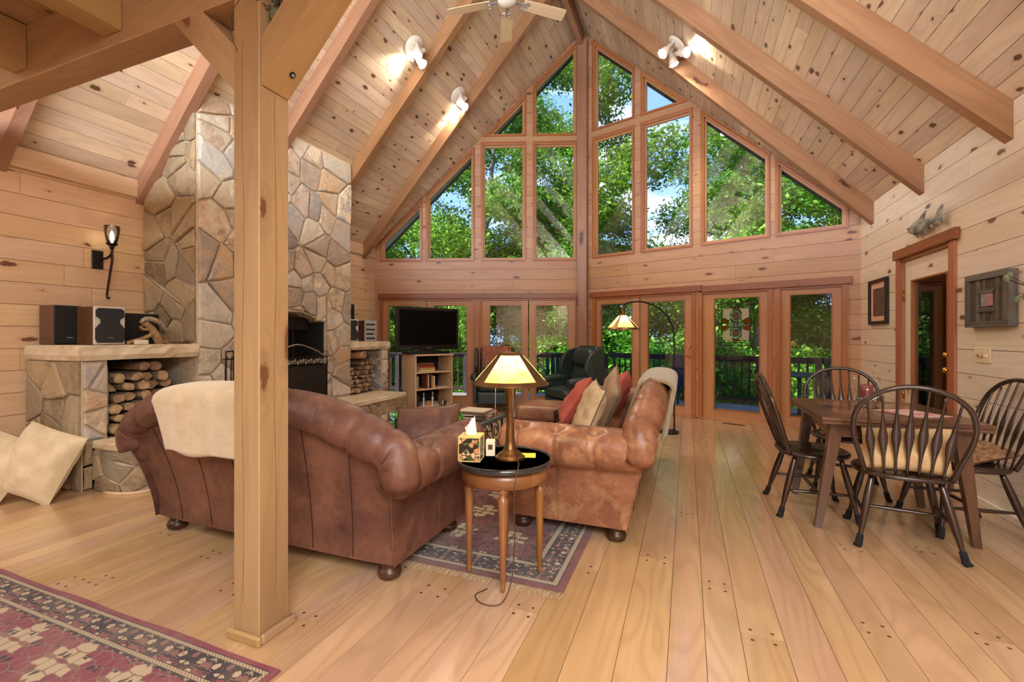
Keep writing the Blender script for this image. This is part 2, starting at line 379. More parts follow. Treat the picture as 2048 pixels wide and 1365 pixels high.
def decompose(z0, z1, lo, hi, ops):
    """free trapezoids of the slab z0..z1; lo/hi = functions of z"""
    lv = sorted({z0, z1} | {z for p in ops for _, z in p if z0 < z < z1}); res = []
    for a, b in zip(lv, lv[1:]):
        if b-a < 1e-4: continue
        iv = []
        for p in ops:
            q, r = xcut(p, a, True), xcut(p, b, False)
            if q and r: iv.append((q[0], r[0], q[1], r[1]))
        iv.sort(); cur = (lo(a), lo(b)); end = (hi(a), hi(b))
        for q in iv+[(end[0], end[1], None, None)]:
            if (q[0]-cur[0])+(q[1]-cur[1]) > .006: res.append((a, b, cur[0], cur[1], max(q[0], cur[0]), max(q[1], cur[1])))
            if q[2] is not None: cur = (max(cur[0], q[2]), max(cur[1], q[3]))
    return res
def plank_wall(name, fr, lo, hi, ops, ztop, mat, zs=.013, h=.19, lab='', tplank=.014, tback=.13, extra=None):
    back = MB()
    for a, b, l0, l1, r0, r1 in decompose(0, ztop, lo, hi, ops):
        fr.quad(back, [(l0, a), (r0, a), (r1, b), (l1, b)], tplank, tback)
    if extra: extra(back)
    root = ob(name, back, SEAM, kind='structure', label=lab, cat='wall')
    k0 = 0; z = zs-h; cnt = 0
    while z < ztop:
        za, zb = max(z, 0), min(z+h, ztop)
        z += h
        if zb-za < .02: continue
        traps = decompose(za, zb-.004, lo, hi, ops)
        groups = []
        for tr in traps:
            hit = [g for g in groups if any(abs(q[1]-tr[0]) < 1e-4 and min(q[5], tr[4])-max(q[3], tr[2]) > .004 for q in g)]
            if hit:
                hit[0].append(tr)
                for g in hit[1:]: hit[0].extend(g); groups.remove(g)
            else: groups.append([tr])
        for g in groups:
            span = max(max(q[4], q[5]) for q in g)-min(min(q[2], q[3]) for q in g)
            if len(g) == 1 and span > 2.2:
                a, b, l0, l1, r0, r1 = g[0]; cs = []; p = max(l0, l1)+random.uniform(.5, 3.0)
                while p < min(r0, r1)-.5: cs.append(p); p += random.uniform(1.6, 3.6)
                ed = [(l0, l1)]+[(c, c) for c in cs]+[(r0, r1)]
                subs = [[(a, b, ed[i][0]+(.0015 if i else 0), ed[i][1]+(.0015 if i else 0), ed[i+1][0]-.001, ed[i+1][1]-.001)] for i in range(len(ed)-1)]
            else: subs = [g]
            for sg in subs:
                mb = MB()
                for a, b, l0, l1, r0, r1 in sg: fr.quad(mb, [(l0, a), (r0, a), (r1, b), (l1, b)], 0.0, tplank)
                ob('plank', mb, mat, root, grain=tuple(fr.d)); cnt += 1
    return root
def inset(poly, w):
    """inset a convex polygon (s,z) given in counter-clockwise or clockwise order"""
    n = len(poly); A = sum(poly[i][0]*poly[(i+1) % n][1]-poly[(i+1) % n][0]*poly[i][1] for i in range(n)); sg = 1 if A > 0 else -1
    L = []
    for i in range(n):
        (x0, z0), (x1, z1) = poly[i], poly[(i+1) % n]; l = math.hypot(x1-x0, z1-z0); nx, nz = -(z1-z0)/l*sg, (x1-x0)/l*sg
        L.append((x0+nx*w, z0+nz*w, (x1-x0)/l, (z1-z0)/l))
    R = []
    for i in range(n):
        x0, z0, dx0, dz0 = L[i-1]; x1, z1, dx1, dz1 = L[i]; det = dx0*dz1-dz0*dx1
        if abs(det) < 1e-6: R.append((x1, z1)); continue
        t = ((x1-x0)*dz1-(z1-z0)*dx1)/det; R.append((x0+dx0*t, z0+dz0*t))
    return R
def ring_parts(fr, name, outer, w, t0, t1, mat, parent):
    inn = inset(outer, w); n = len(outer)
    for i in range(n):
        j = (i+1) % n; mb = MB(); fr.quad(mb, [outer[i], outer[j], inn[j], inn[i]], t0, t1)
        g = fr.d*(outer[j][0]-outer[i][0])+Vector((0, 0, outer[j][1]-outer[i][1]))
        ob(name, mb, mat, parent, grain=tuple(g))
    return inn
WN = [0]
def window(fr, poly, lab):
    WN[0] += 1; c = fr(sum(p[0] for p in poly)/len(poly), 0, min(p[1] for p in poly))
    r = thing('window_%d' % WN[0], lab, 'window', (0, 0, 0), kind='structure')
    inn = ring_parts(fr, 'casing', poly, .03, -.022, .02, TRIM, r)
    ring_parts(fr, 'jamb', inn, .014, -.008, .09, SASH, r)
    i2 = inset(inn, .014); i3 = ring_parts(fr, 'sash', i2, .026, .06, .10, SASH, r)
    mb = MB(); fr.quad(mb, inset(i2, .02), .078, .084); ob('glass_pane', mb, GLASS, r)
    return r
DN = [0]
def handle(parent, p, n, d, mat=BRASS):
    mb = MB(); p = Vector(p); n = Vector(n); d = Vector(d)
    mb.tube([p, p+n*.012], .026, 14); mb.tube([p+n*.01, p+n*.045], .009, 8); mb.tube([p+n*.045, p+n*.05+d*.05, p+n*.045+d*.10], .009, 8)
    ob('handle', mb, mat, parent)
def door(fr, s0, s1, z1, g0, g1, lab, gz0=.155, gz1=1.83, h=None, SASH=SASH):
    DN[0] += 1; r = thing('door_%d' % DN[0], lab, 'door', (0, 0, 0), kind='structure')
    for a, b in ((s0, g0), (g1, s1)):
        mb = MB(); fr.box(mb, a, b, .03, .075, .03, z1); ob('stile', mb, SASH, r, grain=(0, 0, 1))
    for a, b in ((.03, gz0), (gz1, z1)):
        mb = MB(); fr.box(mb, g0, g1, .03, .075, a, b); ob('rail', mb, SASH, r, grain=tuple(fr.d))
    b_ = [(g0, gz0), (g1, gz0), (g1, gz1), (g0, gz1)]
    ring_parts(fr, 'glazing_bead', b_, .012, .022, .08, TRIM, r)
    mb = MB(); fr.box(mb, g0, g1, .050, .056, gz0, gz1); ob('glass_pane', mb, GLASS, r)
    if h:
        handle(r, fr(h, .03, .95), -fr.n, fr.d*(-1 if h > (s0+s1)/2 else 1))
        mb = MB(); p = fr(h, .03, 1.09); mb.tube([p, p-fr.n*.014], .024, 14); mb.box(p-fr.n*.022, (.008, .012, .03)); ob('deadbolt', mb, BRASS, r)
    return r
# ---- floor of wide boards
mb = MB(); mb.prism([(XL-.15, -3, 0), (XR+.15, -3, 0), (XR+.15, 6.93, 0), (RX, 8.15, 0), (XL-.15, 6.86, 0)], (0, 0, -.12), (0, 0, -.014))
floor_o = ob('floor', mb, SEAM, kind='structure', label='wide honey-coloured wooden board floor', cat='floor')
x = XL; rb = random.Random(3); pegs = MB(); nb = 0
while x < XR:
    w = rb.choice((.115, .14, .14, .165, .185)); x1 = min(x+w, XR)
    ye = min(prow_y(x), prow_y(x1))+.0
    y = -1.2 if x > -3.2 else .6; y -= rb.uniform(0, .8)
    while y < ye:
        y1 = y+rb.uniform(1.6, 3.8)
        if ye-y1 < .5: y1 = ye
        m = MB(); m.box(((x+x1)/2, (y+y1)/2, -.007), (x1-x-.0022, y1-y-.0018, .014)); nb += 1
        ob('floor_board', m, FLOOR, floor_o, grain=(0, 1, 0))
        if y1 < ye and y1 < 5.8:
            for dy in (-.035, .035):
                for fx in (.25, .75): pegs.lathe([(.0075, 0), (.0075, .0004)], 8, (x+(x1-x)*fx, y1+dy, .0002), smooth=False)
        y = y1
    x = x1
ob('peg', pegs, plain('walnut peg', srgb('#6b3f22'), .35), floor_o, kind='stuff', grain=(0, 1, 0))
mb = MB(); mb.bb(XL, -3.2, -3, -.1, -.012, -.001); mb.bb(-3.2, XR, -3, -1.9, -.012, -.001); ob('floor_board', mb, FLOOR, floor_o, kind='stuff', grain=(0, 1, 0))
# ---- side walls
lo0 = lambda z: 0.0
door_side = [(1.10, -.01), (2.14, -.01), (2.14, 2.045), (1.10, 2.045)]
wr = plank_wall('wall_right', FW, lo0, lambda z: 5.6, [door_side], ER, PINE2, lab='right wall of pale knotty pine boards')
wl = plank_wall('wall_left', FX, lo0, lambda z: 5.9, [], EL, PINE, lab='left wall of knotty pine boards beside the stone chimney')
mb = MB(); mb.bb(XR, XR+.1, -3, 1.28, 0, 7); ob('panel', mb, PINE, wr, grain=(0, 1, 0))
mb = MB(); mb.bb(XL-.1, XL, -3, .91, 0, 7); ob('panel', mb, PINE, wl, grain=(0, 1, 0))
mb = MB(); mb.bb(XL-.1, XR+.1, -3.1, -3, 0, 7); ob('wall_back', mb, PINE, kind='structure', label='pine wall behind the camera', cat='wall')
# ---- gable (prow) walls with their openings
z0, z1, z2 = 2.63, 4.80, 4.90
sl = lambda s, g: g-.985*s
LW = [([(.09, z0), (.90, z0), (.90, z1), (.09, z1)], 'tall window left of the centre post'),
      ([(1.02, z0), (1.85, z0), (1.85, z1), (1.02, z1)], 'second tall window left of the centre post'),
      ([(1.96, z0), (2.86, z0), (2.86, sl(2.86, 6.66)), (1.96, sl(1.96, 6.66))], 'sloped-top window, third left of the centre post'),
      ([(2.92, z0), (3.71, z0), (3.71, sl(3.71, 6.66)), (2.92, sl(2.92, 6.66))], 'low sloped corner window at the far left of the gable'),
      ([(.09, z2), (.90, z2), (.90, sl(.90, 6.70)), (.09, sl(.09, 6.70))], 'upper peak window left of the centre post'),
      ([(1.02, z2), (1.80, z2), (1.02, sl(1.02, 6.69))], 'small triangular window high on the left slope')]
RW = [([(.20, z0+.01), (.99, z0+.01), (.99, z1), (.20, z1)], 'tall window right of the centre post'),
      ([(1.10, z0+.01), (1.93, z0+.01), (1.93, z1), (1.10, z1)], 'second tall window right of the centre post'),
      ([(2.05, z0+.01), (2.98, z0+.01), (2.98, sl(2.98, 6.74)), (2.05, sl(2.05, 6.74))], 'sloped-top window, third right of the centre post'),
      ([(3.04, z0+.01), (3.86, z0+.01), (3.86, sl(3.86, 6.74)), (3.04, sl(3.04, 6.74))], 'low sloped corner window at the far right of the gable'),
      ([(.20, z2+.01), (.99, z2+.01), (.99, sl(.99, 6.74)), (.20, sl(.20, 6.74))], 'upper peak window right of the centre post'),
      ([(1.10, z2+.01), (1.86, z2+.01), (1.10, sl(1.10, 6.75))], 'small triangular window high on the right slope')]
DL = [[(.09, -.01), (1.87, -.01), (1.87, 1.95), (.09, 1.95)], [(1.95, -.01), (3.70, -.01), (3.70, 1.95), (1.95, 1.95)]]
DR = [[(.22, -.01), (1.965, -.01), (1.965, 1.94), (.22, 1.94)], [(2.03, -.01), (3.0, -.01), (3.0, 1.94), (2.03, 1.94)], [(3.06, -.01), (3.84, -.01), (3.84, 1.94), (3.06, 1.94)]]
def roof_hi(fr):
    x1 = fr(fr.L, 0, 0).x
    def hi(z):
        zz = roofz(x1); 
        return fr.L if z <= zz else max(0.0, fr.L*(RZ-z)/(RZ-zz))
    return hi
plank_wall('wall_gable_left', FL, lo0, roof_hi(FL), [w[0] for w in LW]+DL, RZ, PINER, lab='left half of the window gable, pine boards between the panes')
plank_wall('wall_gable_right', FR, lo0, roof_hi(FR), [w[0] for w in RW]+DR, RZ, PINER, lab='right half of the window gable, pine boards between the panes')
for p, l in LW: window(FL, p, l)
for p, l in RW: window(FR, p, l)
# doors
def casings(fr, root_lab, s0, s1, zt, mids, h0, h1, thick=.045):
    r = thing('trim_%d' % (TN[0]), root_lab, 'door casing', (0, 0, 0), kind='structure'); TN[0] += 1
    mb = MB(); fr.box(mb, h0, h1, -thick, .0, zt, zt+.095, .004); ob('header', mb, HEAD, r, grain=tuple(fr.d))
    for s in mids:
        mb = MB(); fr.box(mb, s-.03, s+.03, -.022, .10, 0, zt); ob('casing', mb, TRIM, r, grain=(0, 0, 1))
    mb = MB(); fr.box(mb, s0, s1, -.015, .11, 0, .03); ob('threshold', mb, SASH, r, grain=tuple(fr.d))
    mb = MB(); fr.box(mb, s0, s1, -.005, .09, zt-.03, zt); ob('head_jamb', mb, TRIM, r, grain=tuple(fr.d))
    return r
TN = [1]
casings(FL, 'fir casing around the pair of glass doors by the centre post', .07, 1.89, 1.945, (.10, 1.865), .05, 3.74)
casings(FL, 'fir casing around the pair of glass doors behind the television', 1.94, 3.72, 1.945, (1.965, 3.69), 1.9, 1.92, .02)
casings(FR, 'fir casing around the pair of glass doors right of the centre post', .2, 1.98, 1.94, (.235, 1.95), .17, 2.08, .06)
casings(FR, 'fir casing around the stained glass door', 2.02, 3.01, 1.925, (2.045, 2.985), 2.07, 3.9)
casings(FR, 'fir casing around the narrow glass door beside the right wall', 3.05, 3.85, 1.925, (3.075, 3.825), 3.2, 3.3, .02)
door(FL, .13, .965, 1.915, .25, .85, 'glass door nearest the centre post on its left', h=None)
door(FL, .985, 1.835, 1.915, 1.10, 1.69, 'glass door second left of the centre post')
door(FL, 1.995, 2.84, 1.915, 2.10, 2.72, 'glass door partly behind the television')
door(FL, 2.86, 3.66, 1.915, 2.98, 3.56, 'glass door in the left corner behind the television')
door(FR, .265, 1.06, 1.91, .345, .94, 'glass door nearest the centre post on its right')
door(FR, 1.08, 1.92, 1.91, 1.20, 1.81, 'glass door with brass lever right of the arc lamp', h=1.87)
door(FR, 2.075, 2.955, 1.895, 2.23, 2.85, 'glass door with a stained glass panel hung on it')
door(FR, 3.105, 3.795, 1.895, 3.21, 3.69, 'narrow glass door beside the right wall')
# centre post in the prow
def fir_post(name, lab, c, w, z0, z1, rz, mat, cat='post'):
    mb = MB(); mb.box((0, 0, (z0+z1)/2), (w, w, z1-z0), None, .006); o = ob(name, mb, mat, loc=(c[0], c[1], 0), rot=(0, 0, rz), grain=(0, 0, 1)); tagit(o, lab, cat, kind='structure'); return o
fir_post('trim_%d' % TN[0], 'tall fir post at the point of the window gable', (RX+.02, 7.985), .175, 0, 6.55, math.radians(0), RAFT); TN[0] += 1
# corner boards
mb = MB(); mb.box((XR-.008, 3.1, .035), (.016, 7.4, .07)); mb.v = [v for v in mb.v]
bb_ = MB(); bb_.bb(XR-.018, XR, 1.3, 4.72, 0, .055, .004); bb_.bb(XR-.018, XR, 5.80, 6.86, 0, .055, .004)
ob('baseboard_right', bb_, PINE2, kind='structure', label='low pine baseboard along the right wall', cat='baseboard', grain=(0, 1, 0))
mb = MB(); mb.bb(XL, XL+.03, .9, 6.8, EL-.20, EL-.02, .004)
ob('trim_%d' % TN[0], mb, PINE, kind='structure', label='pine trim board under the ceiling on the left wall', cat='trim', grain=(0, 1, 0)); TN[0] += 1
# side door on the right wall
r = thing('trim_%d' % TN[0], 'reddish brown casing of the side door on the right wall', 'door casing', kind='structure'); TN[0] += 1
mb = MB(); FW.box(mb, 1.05, 2.22, -.04, 0, 2.04, 2.135, .004); ob('header', mb, HEAD, r, grain=(0, 1, 0))
for a, b in ((1.07, 1.16), (2.08, 2.17)):
    mb = MB(); FW.box(mb, a, b, -.02, 0, 0, 2.04, .003); ob('casing', mb, TRIM, r, grain=(0, 0, 1))
for a, b in ((1.12, 1.145), (2.095, 2.12)):
    mb = MB(); FW.box(mb, a, b, 0, .12, 0, 2.04); ob('jamb', mb, SASH, r, grain=(0, 0, 1))
mb = MB(); FW.box(mb, 1.145, 2.095, 0, .12, 2.015, 2.04); ob('head_jamb', mb, SASH, r, grain=(0, 1, 0))
SD = door(FW, 1.15, 2.09, 2.01, 1.30, 1.97, 'pale wooden glass door in the right wall', gz0=.22, gz1=1.81, SASH=PINE2)
for z in (1.62, .62):
    mb = MB(); mb.tube([FW(1.147, .02, z), FW(1.147, .02, z+.10)], .009, 8); ob('hinge', mb, BRASS, SD)
for z, r_ in ((.97, .025), (1.10, .022)):
    mb = MB(); p = FW(2.045, .03, z); mb.tube([p, p-Vector((.04, 0, 0))], .011, 10); mb.sphere(p-Vector((.05, 0, 0)), r_, 12, 8); ob('knob', mb, BRASS, SD)
# ---- ceiling
cb = MB()
ys, ye_ = -3.0, 8.4
for xa, xb in ((XL-.6, RX), (RX, XR+.6)):
    za, zb = roofz(xa)+.014, roofz(xb)+.014
    pl = [(xa, ys, za), (xb, ys, zb), (xb, prow_y(xb)+.28, zb), (xa, prow_y(xa)+.28, za)]
    cb.prism(pl, (0, 0, 0.008), (0, 0, .2))
ceil = ob('ceiling', cb, SEAM, kind='structure', label='steep pine board ceiling with exposed fir rafters', cat='ceiling')
rc = random.Random(11)
for side in (-1, 1):
    xe = XL if side < 0 else XR; ze = roofz(xe); Ls = math.hypot(RX-xe, RZ-ze); dx, dz = (RX-xe)/Ls, (RZ-ze)/Ls
    nx, nz = (dz, -dx) if side < 0 else (-dz, dx)           # pointing into the room
    nrm = Vector((nx, 0, nz)); 
    if nrm.z > 0: nrm = -nrm
    n = int(round(Ls/.137)); w = Ls/n
    for k in range(n):
        xa, za = xe+dx*w*k, ze+dz*w*k; xb, zb = xe+dx*(w*(k+1)-.0035), ze+dz*(w*(k+1)-.0035)
        y = 1.0-rc.uniform(0, 1.0); yend = min(prow_y(xa), prow_y(xb))+.02
        while y < yend:
            y1 = y+rc.choice((1.2, 1.8, 2.4, 3.0, 3.6))+rc.uniform(-.2, .2)
            if yend-y1 < .4: y1 = yend
            mb = MB(); mb.prism([(xa, y, za), (xb, y, zb), (xb, y1-.002, zb), (xa, y1-.002, za)], tuple(-nrm*.014), (0, 0, 0))
            ob('plank', mb, PINEC, ceil, grain=(0, 1, 0)); y = y1
    mb = MB(); mb.prism([(xe, -3, ze), (RX, -3, RZ), (RX, .02, RZ), (xe, .02, ze)], tuple(-nrm*.014), (0, 0, 0)); ob('plank', mb, PINEC, ceil, grain=(0, 1, 0), kind='stuff')
DV = .262
for Y in (6.45, 5.25, 4.03, 2.95, 1.90):
    for side in (-1, 1):
        xe = XL if side < 0 else XR; z = roofz(xe)
        mb = MB(); mb.prism([(xe, Y, z), (RX, Y, RZ), (RX, Y, RZ-DV), (xe, Y, z-DV)], (0, 0, 0), (0, .092, 0))
        ob('rafter', mb, RAFT, ceil, grain=(RX-xe, 0, RZ-z))
mb = MB(); mb.bb(RX-.045, RX+.045, -3, 8.03, RZ-.31, RZ-.05, .003); ob('ridge_beam', mb, RAFT, ceil, grain=(0, 1, 0))
# soffit boards of the roof overhang outside the gable
SOFF = plain('teal soffit board', srgb('#9db5b0'), .6)
for side in (-1, 1):
    xe = XL-.5 if side < 0 else XR+.5; n = 34
    for k in range(n):
        xa = xe+(RX-xe)*k/n; xb = xe+(RX-xe)*(k+.96)/n
        mb = MB(); mb.prism([(xa, prow_y(xa)+.13, roofz(xa)), (xb, prow_y(xb)+.13, roofz(xb)), (xb, prow_y(xb)+.28, roofz(xb)), (xa, prow_y(xa)+.28, roofz(xa))], (0, 0, -.006), (0, 0, .015))
        ob('soffit_board', mb, SOFF, ceil)
    mb = MB(); mb.prism([(xe, prow_y(xe)+.28, roofz(xe)-.05), (RX, prow_y(RX)+.28, RZ-.05), (RX, prow_y(RX)+.28, RZ+.2), (xe, prow_y(xe)+.28, roofz(xe)+.2)], (0, 0, 0), (0, .03, 0)); ob('rake_board', mb, plain('dark rake board', srgb('#3c2a22'), .6), ceil)
# loft floor over the camera (seen at the upper left)
lf = thing('trim_%d' % TN[0], 'loft floor boards above the joists at the upper left', 'loft floor', kind='structure'); TN[0] += 1
for k in range(27):
    mb = MB(); x0 = XL+.01+k*.274; mb.bb(x0, x0+.268, -3, 1.49, 2.955, 2.99); ob('floor_board', mb, TIMB, lf, grain=(0, 1, 0))
# floor vent
mb = MB(); v = thing('floor_vent', 'dark slotted floor vent in front of the stained glass door', 'vent', (.62, 7.13, 0), math.radians(-17.2))
mb.bb(-.15, .15, -.03, .03, 0, .004); ob('frame', mb, BRONZE, v)
mb = MB(); [mb.bb(-.13+i*.0165, -.122+i*.0165, -.022, .022, .004, .006) for i in range(16)]; ob('louver', mb, BLACK, v)
# ================================================================ TIMBER FRAME (upper left and foreground post)
PX, PY, PW = -1.688, 1.400, .146
post = thing('timber_post', 'square knotty timber post standing in the foreground left of centre', 'post', (PX, PY, 0))
mb = MB(); mb.box((0, 0, 1.329), (PW, PW, 2.658), None, .004); ob('post', mb, TIMB, post, grain=(0, 0, 1))
for a, b, c_, d_ in ((-PW/2-.022, PW/2+.022, -PW/2-.022, -PW/2), (PW/2, PW/2+.022, -PW/2, PW/2+.022)):
    mb = MB(); mb.bb(a, b, c_, d_, 0, .042, .008); ob('base_moulding', mb, TIMB, post)
for a in (-1, 1):                                                     # drying cracks run down the faces
    mb = MB(); x0 = -PW/2+.055 if a < 0 else PW/2+.0004
    for i in range(40):
        z = .15+i*.058; w_ = .0011*(.5+.5*math.sin(i*.7)**2)+.0003; o_ = .005*math.sin(i*.31)
        if a < 0: mb.bb(x0+o_-w_, x0+o_+w_, -PW/2-.0005, -PW/2+.002, z, z+.0585)
        else: mb.bb(PW/2-.002, PW/2+.0006, .004+o_-w_, .004+o_+w_, z, z+.0585)
    ob('crack', mb, plain('crack shade', srgb('#7a5334'), .9), post, kind='stuff')
def brace(sgn):
    mb = MB(); x0 = sgn*PW/2; d = .19
    poly = [(x0, 0, 2.275), (x0, 0, 2.275+d), (x0+sgn*(2.66-2.275-d), 0, 2.66), (x0+sgn*(2.66-2.275), 0, 2.66)]
    if sgn > 0: poly = [(p[0]+.006, 0, min(p[2], 2.658)) for p in poly]
    mb.prism(poly, (0, -.068, 0), (0, .068, 0)); return ob('brace', mb, TIMB, post, grain=(sgn, 0, 1))
brace(-1); br = brace(1)
mb = MB(); c = Vector((PW/2+.008+.07, .02, 2.275+.07)); n = Vector((1, 0, -1)).normalized()
mb.tube([c, c+n*.003], .013, 12); ob('bolt', mb, BLACK, br)
mb = MB(); mb.tube([c+n*.002, c+n*.008], .006, 8); ob('bolt_head', mb, GREYP, br)
tie = thing('tie_beam', 'long timber beam carrying the loft joists at the upper left', 'beam', (PX, PY, 2.66))
mb = MB(); mb.box(((XL-PX)/2, 0, .147), (PX-XL+PW, PW, .294), None, .004); ob('beam', mb, TIMB, tie, grain=(1, 0, 0))
mb = MB(); mb.box(((XR-PX)/2+PW/2, 0, .147), (XR-PX-PW, PW, .294), None, .004); ob('beam', mb, TIMB, tie, grain=(1, 0, 0))
mb = MB(); mb.lathe([(.019, 0), (.017, .002), (0, .002)], 12); o = ob('knot_plug', mb, plain('knot', srgb('#7a4a28'), .5), tie, loc=(-.38, -.01, 0), rot=(PI, 0, 0))
for k, xj in enumerate((-.89, -1.73, -2.57, -3.41)):
    mb = MB(); mb.box((xj, -PW/2-1.6, .17), (.136, 3.2, .235), None, .004); ob('joist', mb, TIMB, tie, grain=(0, 1, 0))
# twig nest tucked over the brace
nest = thing('twig_bundle', 'mossy twig and bark bundle tucked between post and brace', 'decoration', (PX+PW/2+.052, PY-.02, 2.60))
rn = random.Random(5); mb = MB()
for i in range(60):
    a = rn.uniform(0, 2*PI); r = rn.uniform(.005, .035); z = rn.uniform(-.04, .05)
    p = Vector((r*math.cos(a), r*math.sin(a)-.01, z)); q = p+Vector((rn.uniform(-.05, .05), rn.uniform(-.05, .05), rn.uniform(-.03, .06)))
    mb.tube([p, (p+q)/2+Vector((rn.uniform(-.01, .01), 0, .01)), q], .0018, 4)
ob('twigs', mb, plain('twig', srgb('#4a3a28'), .9), nest, kind='stuff')
mb = MB(); mb.sphere((-.012, -.01, -.02), .030, 10, 8, (.7, .7, 1.8))
for i, v in enumerate(mb.v): mb.v[i] = (v[0]+rn.uniform(-.006, .006), v[1]+rn.uniform(-.006, .006), v[2]+rn.uniform(-.006, .006))
ob('bark', mb, plain('lichen bark', srgb('#6f705a'), .95, c2=srgb('#3b3a2c'), ns=40, bump=1), nest)
mb = MB(); mb.tube([(-.05, -.09, .02), (-.10, -.10, .0), (-.16, -.10, -.05), (-.17, -.085, -.12), (-.14, -.08, -.19)], .0018, 5); ob('vine', mb, plain('vine', srgb('#5a4028'), .9), nest)
# ================================================================ STONEWORK
def clip(poly, a, b, c):
    """keep a*x+b*y<=c"""
    R = []; n = len(poly)
    for i in range(n):
        p, q = poly[i], poly[(i+1) % n]; dp, dq = a*p[0]+b*p[1]-c, a*q[0]+b*q[1]-c
        if dp <= 0: R.append(p)
        if dp*dq < 0: t = dp/(dp-dq); R.append((p[0]+(q[0]-p[0])*t, p[1]+(q[1]-p[1])*t))
    return R
def area(poly): return abs(sum(poly[i][0]*poly[(i+1) % len(poly)][1]-poly[(i+1) % len(poly)][0]*poly[i][1] for i in range(len(poly))))/2
def cells(x0, x1, z0, z1, n, rg, minw=.0, an=1.0, it=2, bound=None):
    base = bound or [(x0, z0), (x1, z0), (x1, z1), (x0, z1)]
    S = []; tries = 0; d0 = math.sqrt((x1-x0)*(z1-z0)/n)*.72
    while len(S) < n and tries < 4000:
        p = (rg.uniform(x0, x1), rg.uniform(z0, z1)); tries += 1
        dm = d0*rg.choice((.6, .8, 1.0, 1.25))*(1-tries/6000)
        if all(math.hypot(p[0]-q[0], (p[1]-q[1])*an) > dm for q in S): S.append(p)
    out = []
    for i, p in enumerate(S):
        poly = list(base)
        for j, q in enumerate(S):
            if i == j or abs(p[0]-q[0])+abs(p[1]-q[1]) > d0*7: continue
            dx, dz = q[0]-p[0], (q[1]-p[1])*an*an
            mx, mz = (p[0]+q[0])/2, (p[1]+q[1])/2
            poly = clip(poly, dx, dz, dx*mx+dz*mz)
            if len(poly) < 3: break
        if len(poly) >= 3 and area(poly) > .0012: out.append(poly)
    return out
def simplify(poly, m=.02):
    R = []
    for p in poly:
        if not R or math.hypot(p[0]-R[-1][0], p[1]-R[-1][1]) > m: R.append(p)
    while len(R) > 3 and math.hypot(R[0][0]-R[-1][0], R[0][1]-R[-1][1]) < m: R.pop()
    return R
def shrink(poly, w):
    """inset by clipping: robust for small cells"""
    n = len(poly); A = sum(poly[i][0]*poly[(i+1) % n][1]-poly[(i+1) % n][0]*poly[i][1] for i in range(n)); sg = 1 if A > 0 else -1; R = list(poly)
    for i in range(n):
        (ax, az), (bx, bz) = poly[i], poly[(i+1) % n]; l = math.hypot(bx-ax, bz-az)
        if l < 1e-6: continue
        ox, oz = (bz-az)/l*sg, -(bx-ax)/l*sg
        R = clip(R, ox, oz, ox*ax+oz*az-w)
        if len(R) < 3: return None
    return R
def stone(poly, fr, parent, mat, rg, gap=.009, proud=.03, name='stone'):
    p = shrink(simplify(poly), gap)
    if not p or len(p) < 3 or area(p) < .0008: return
    p = simplify(p, .012)
    if len(p) < 3: return
    q = []                                                           # roughen the outline
    for i in range(len(p)):
        a, b = p[i], p[(i+1) % len(p)]; q.append(a); l = math.hypot(b[0]-a[0], b[1]-a[1])
        if l > .11: t = rg.uniform(.35, .65); k = rg.uniform(-.008, .005); q.append((a[0]+(b[0]-a[0])*t-(b[1]-a[1])/l*k, a[1]+(b[1]-a[1])*t+(b[0]-a[0])/l*k))
    c = (sum(v[0] for v in q)/len(q), sum(v[1] for v in q)/len(q)); n = len(q); mb = MB(); h = proud*rg.uniform(.7, 1.35); tilt = (rg.uniform(-.05, .05), rg.uniform(-.05, .05))
    def P(v, k, t): 
        x, z = c[0]+(v[0]-c[0])*k, c[1]+(v[1]-c[1])*k
        return tuple(fr(x, -(t+(tilt[0]*(x-c[0])+tilt[1]*(z-c[1]) if t > .005 else 0)), z))
    V = [P(v, 1, -.01) for v in q]+[P(v, 1, h*.62) for v in q]+[P(v, .9, h*rg.uniform(.88, 1.05)) for v in q]+[P(v, .5, h*rg.uniform(.95, 1.15)) for v in q]+[P(c, 1, h*rg.uniform(1.0, 1.12))]
    fs = [tuple(reversed(range(n)))]
    for r_ in range(3): fs += [(r_*n+i, r_*n+(i+1) % n, (r_+1)*n+(i+1) % n, (r_+1)*n+i) for i in range(n)]
    fs += [(3*n+i, 3*n+(i+1) % n, 4*n) for i in range(n)]
    mb.add(V, fs); ob(name, mb, mat, parent)
def stones(fr, parent, x0, x1, z0, z1, n, seed, mat, holes=(), an=1.0, bound=None, gap=.009, proud=.03):
    rg = random.Random(seed)
    for poly in cells(x0, x1, z0, z1, n, rg, an=an, bound=bound):
        cx = sum(p[0] for p in poly)/len(poly); cz = sum(p[1] for p in poly)/len(poly); skip = False; pcs = [poly]
        for (hx0, hx1, hz0, hz1) in holes:
            nx = []
            for q in pcs:
                L = clip(q, 1, 0, hx0); R = clip(q, -1, 0, -hx1); M = clip(clip(q, -1, 0, -hx0), 1, 0, hx1)
                T = clip(M, 0, -1, -hz1) if len(M) > 2 else []; B = clip(M, 0, 1, hz0) if len(M) > 2 else []
                if len(M) < 3 or area(M) < 1e-6 or (area(T)+area(B) if T or B else 0) > area(M)*.999: nx.append(q); continue
                nx += [k for k in (L, R, T, B) if len(k) > 2]
            pcs = nx
        for q in pcs:
            if len(q) > 2 and area(q) > .0015: stone(q, fr, parent, mat, rg, gap, proud)
CX, CY0, CY1 = -4.56, 3.045, 5.235                                     # chimney breast
chim = thing('stone_chimney', 'tall fieldstone chimney breast with arched fireplace rising to the ceiling', 'fireplace', (XL+.4, 4.14, 0))
chim_k = chim; 
class Sh(Frame):
    pass
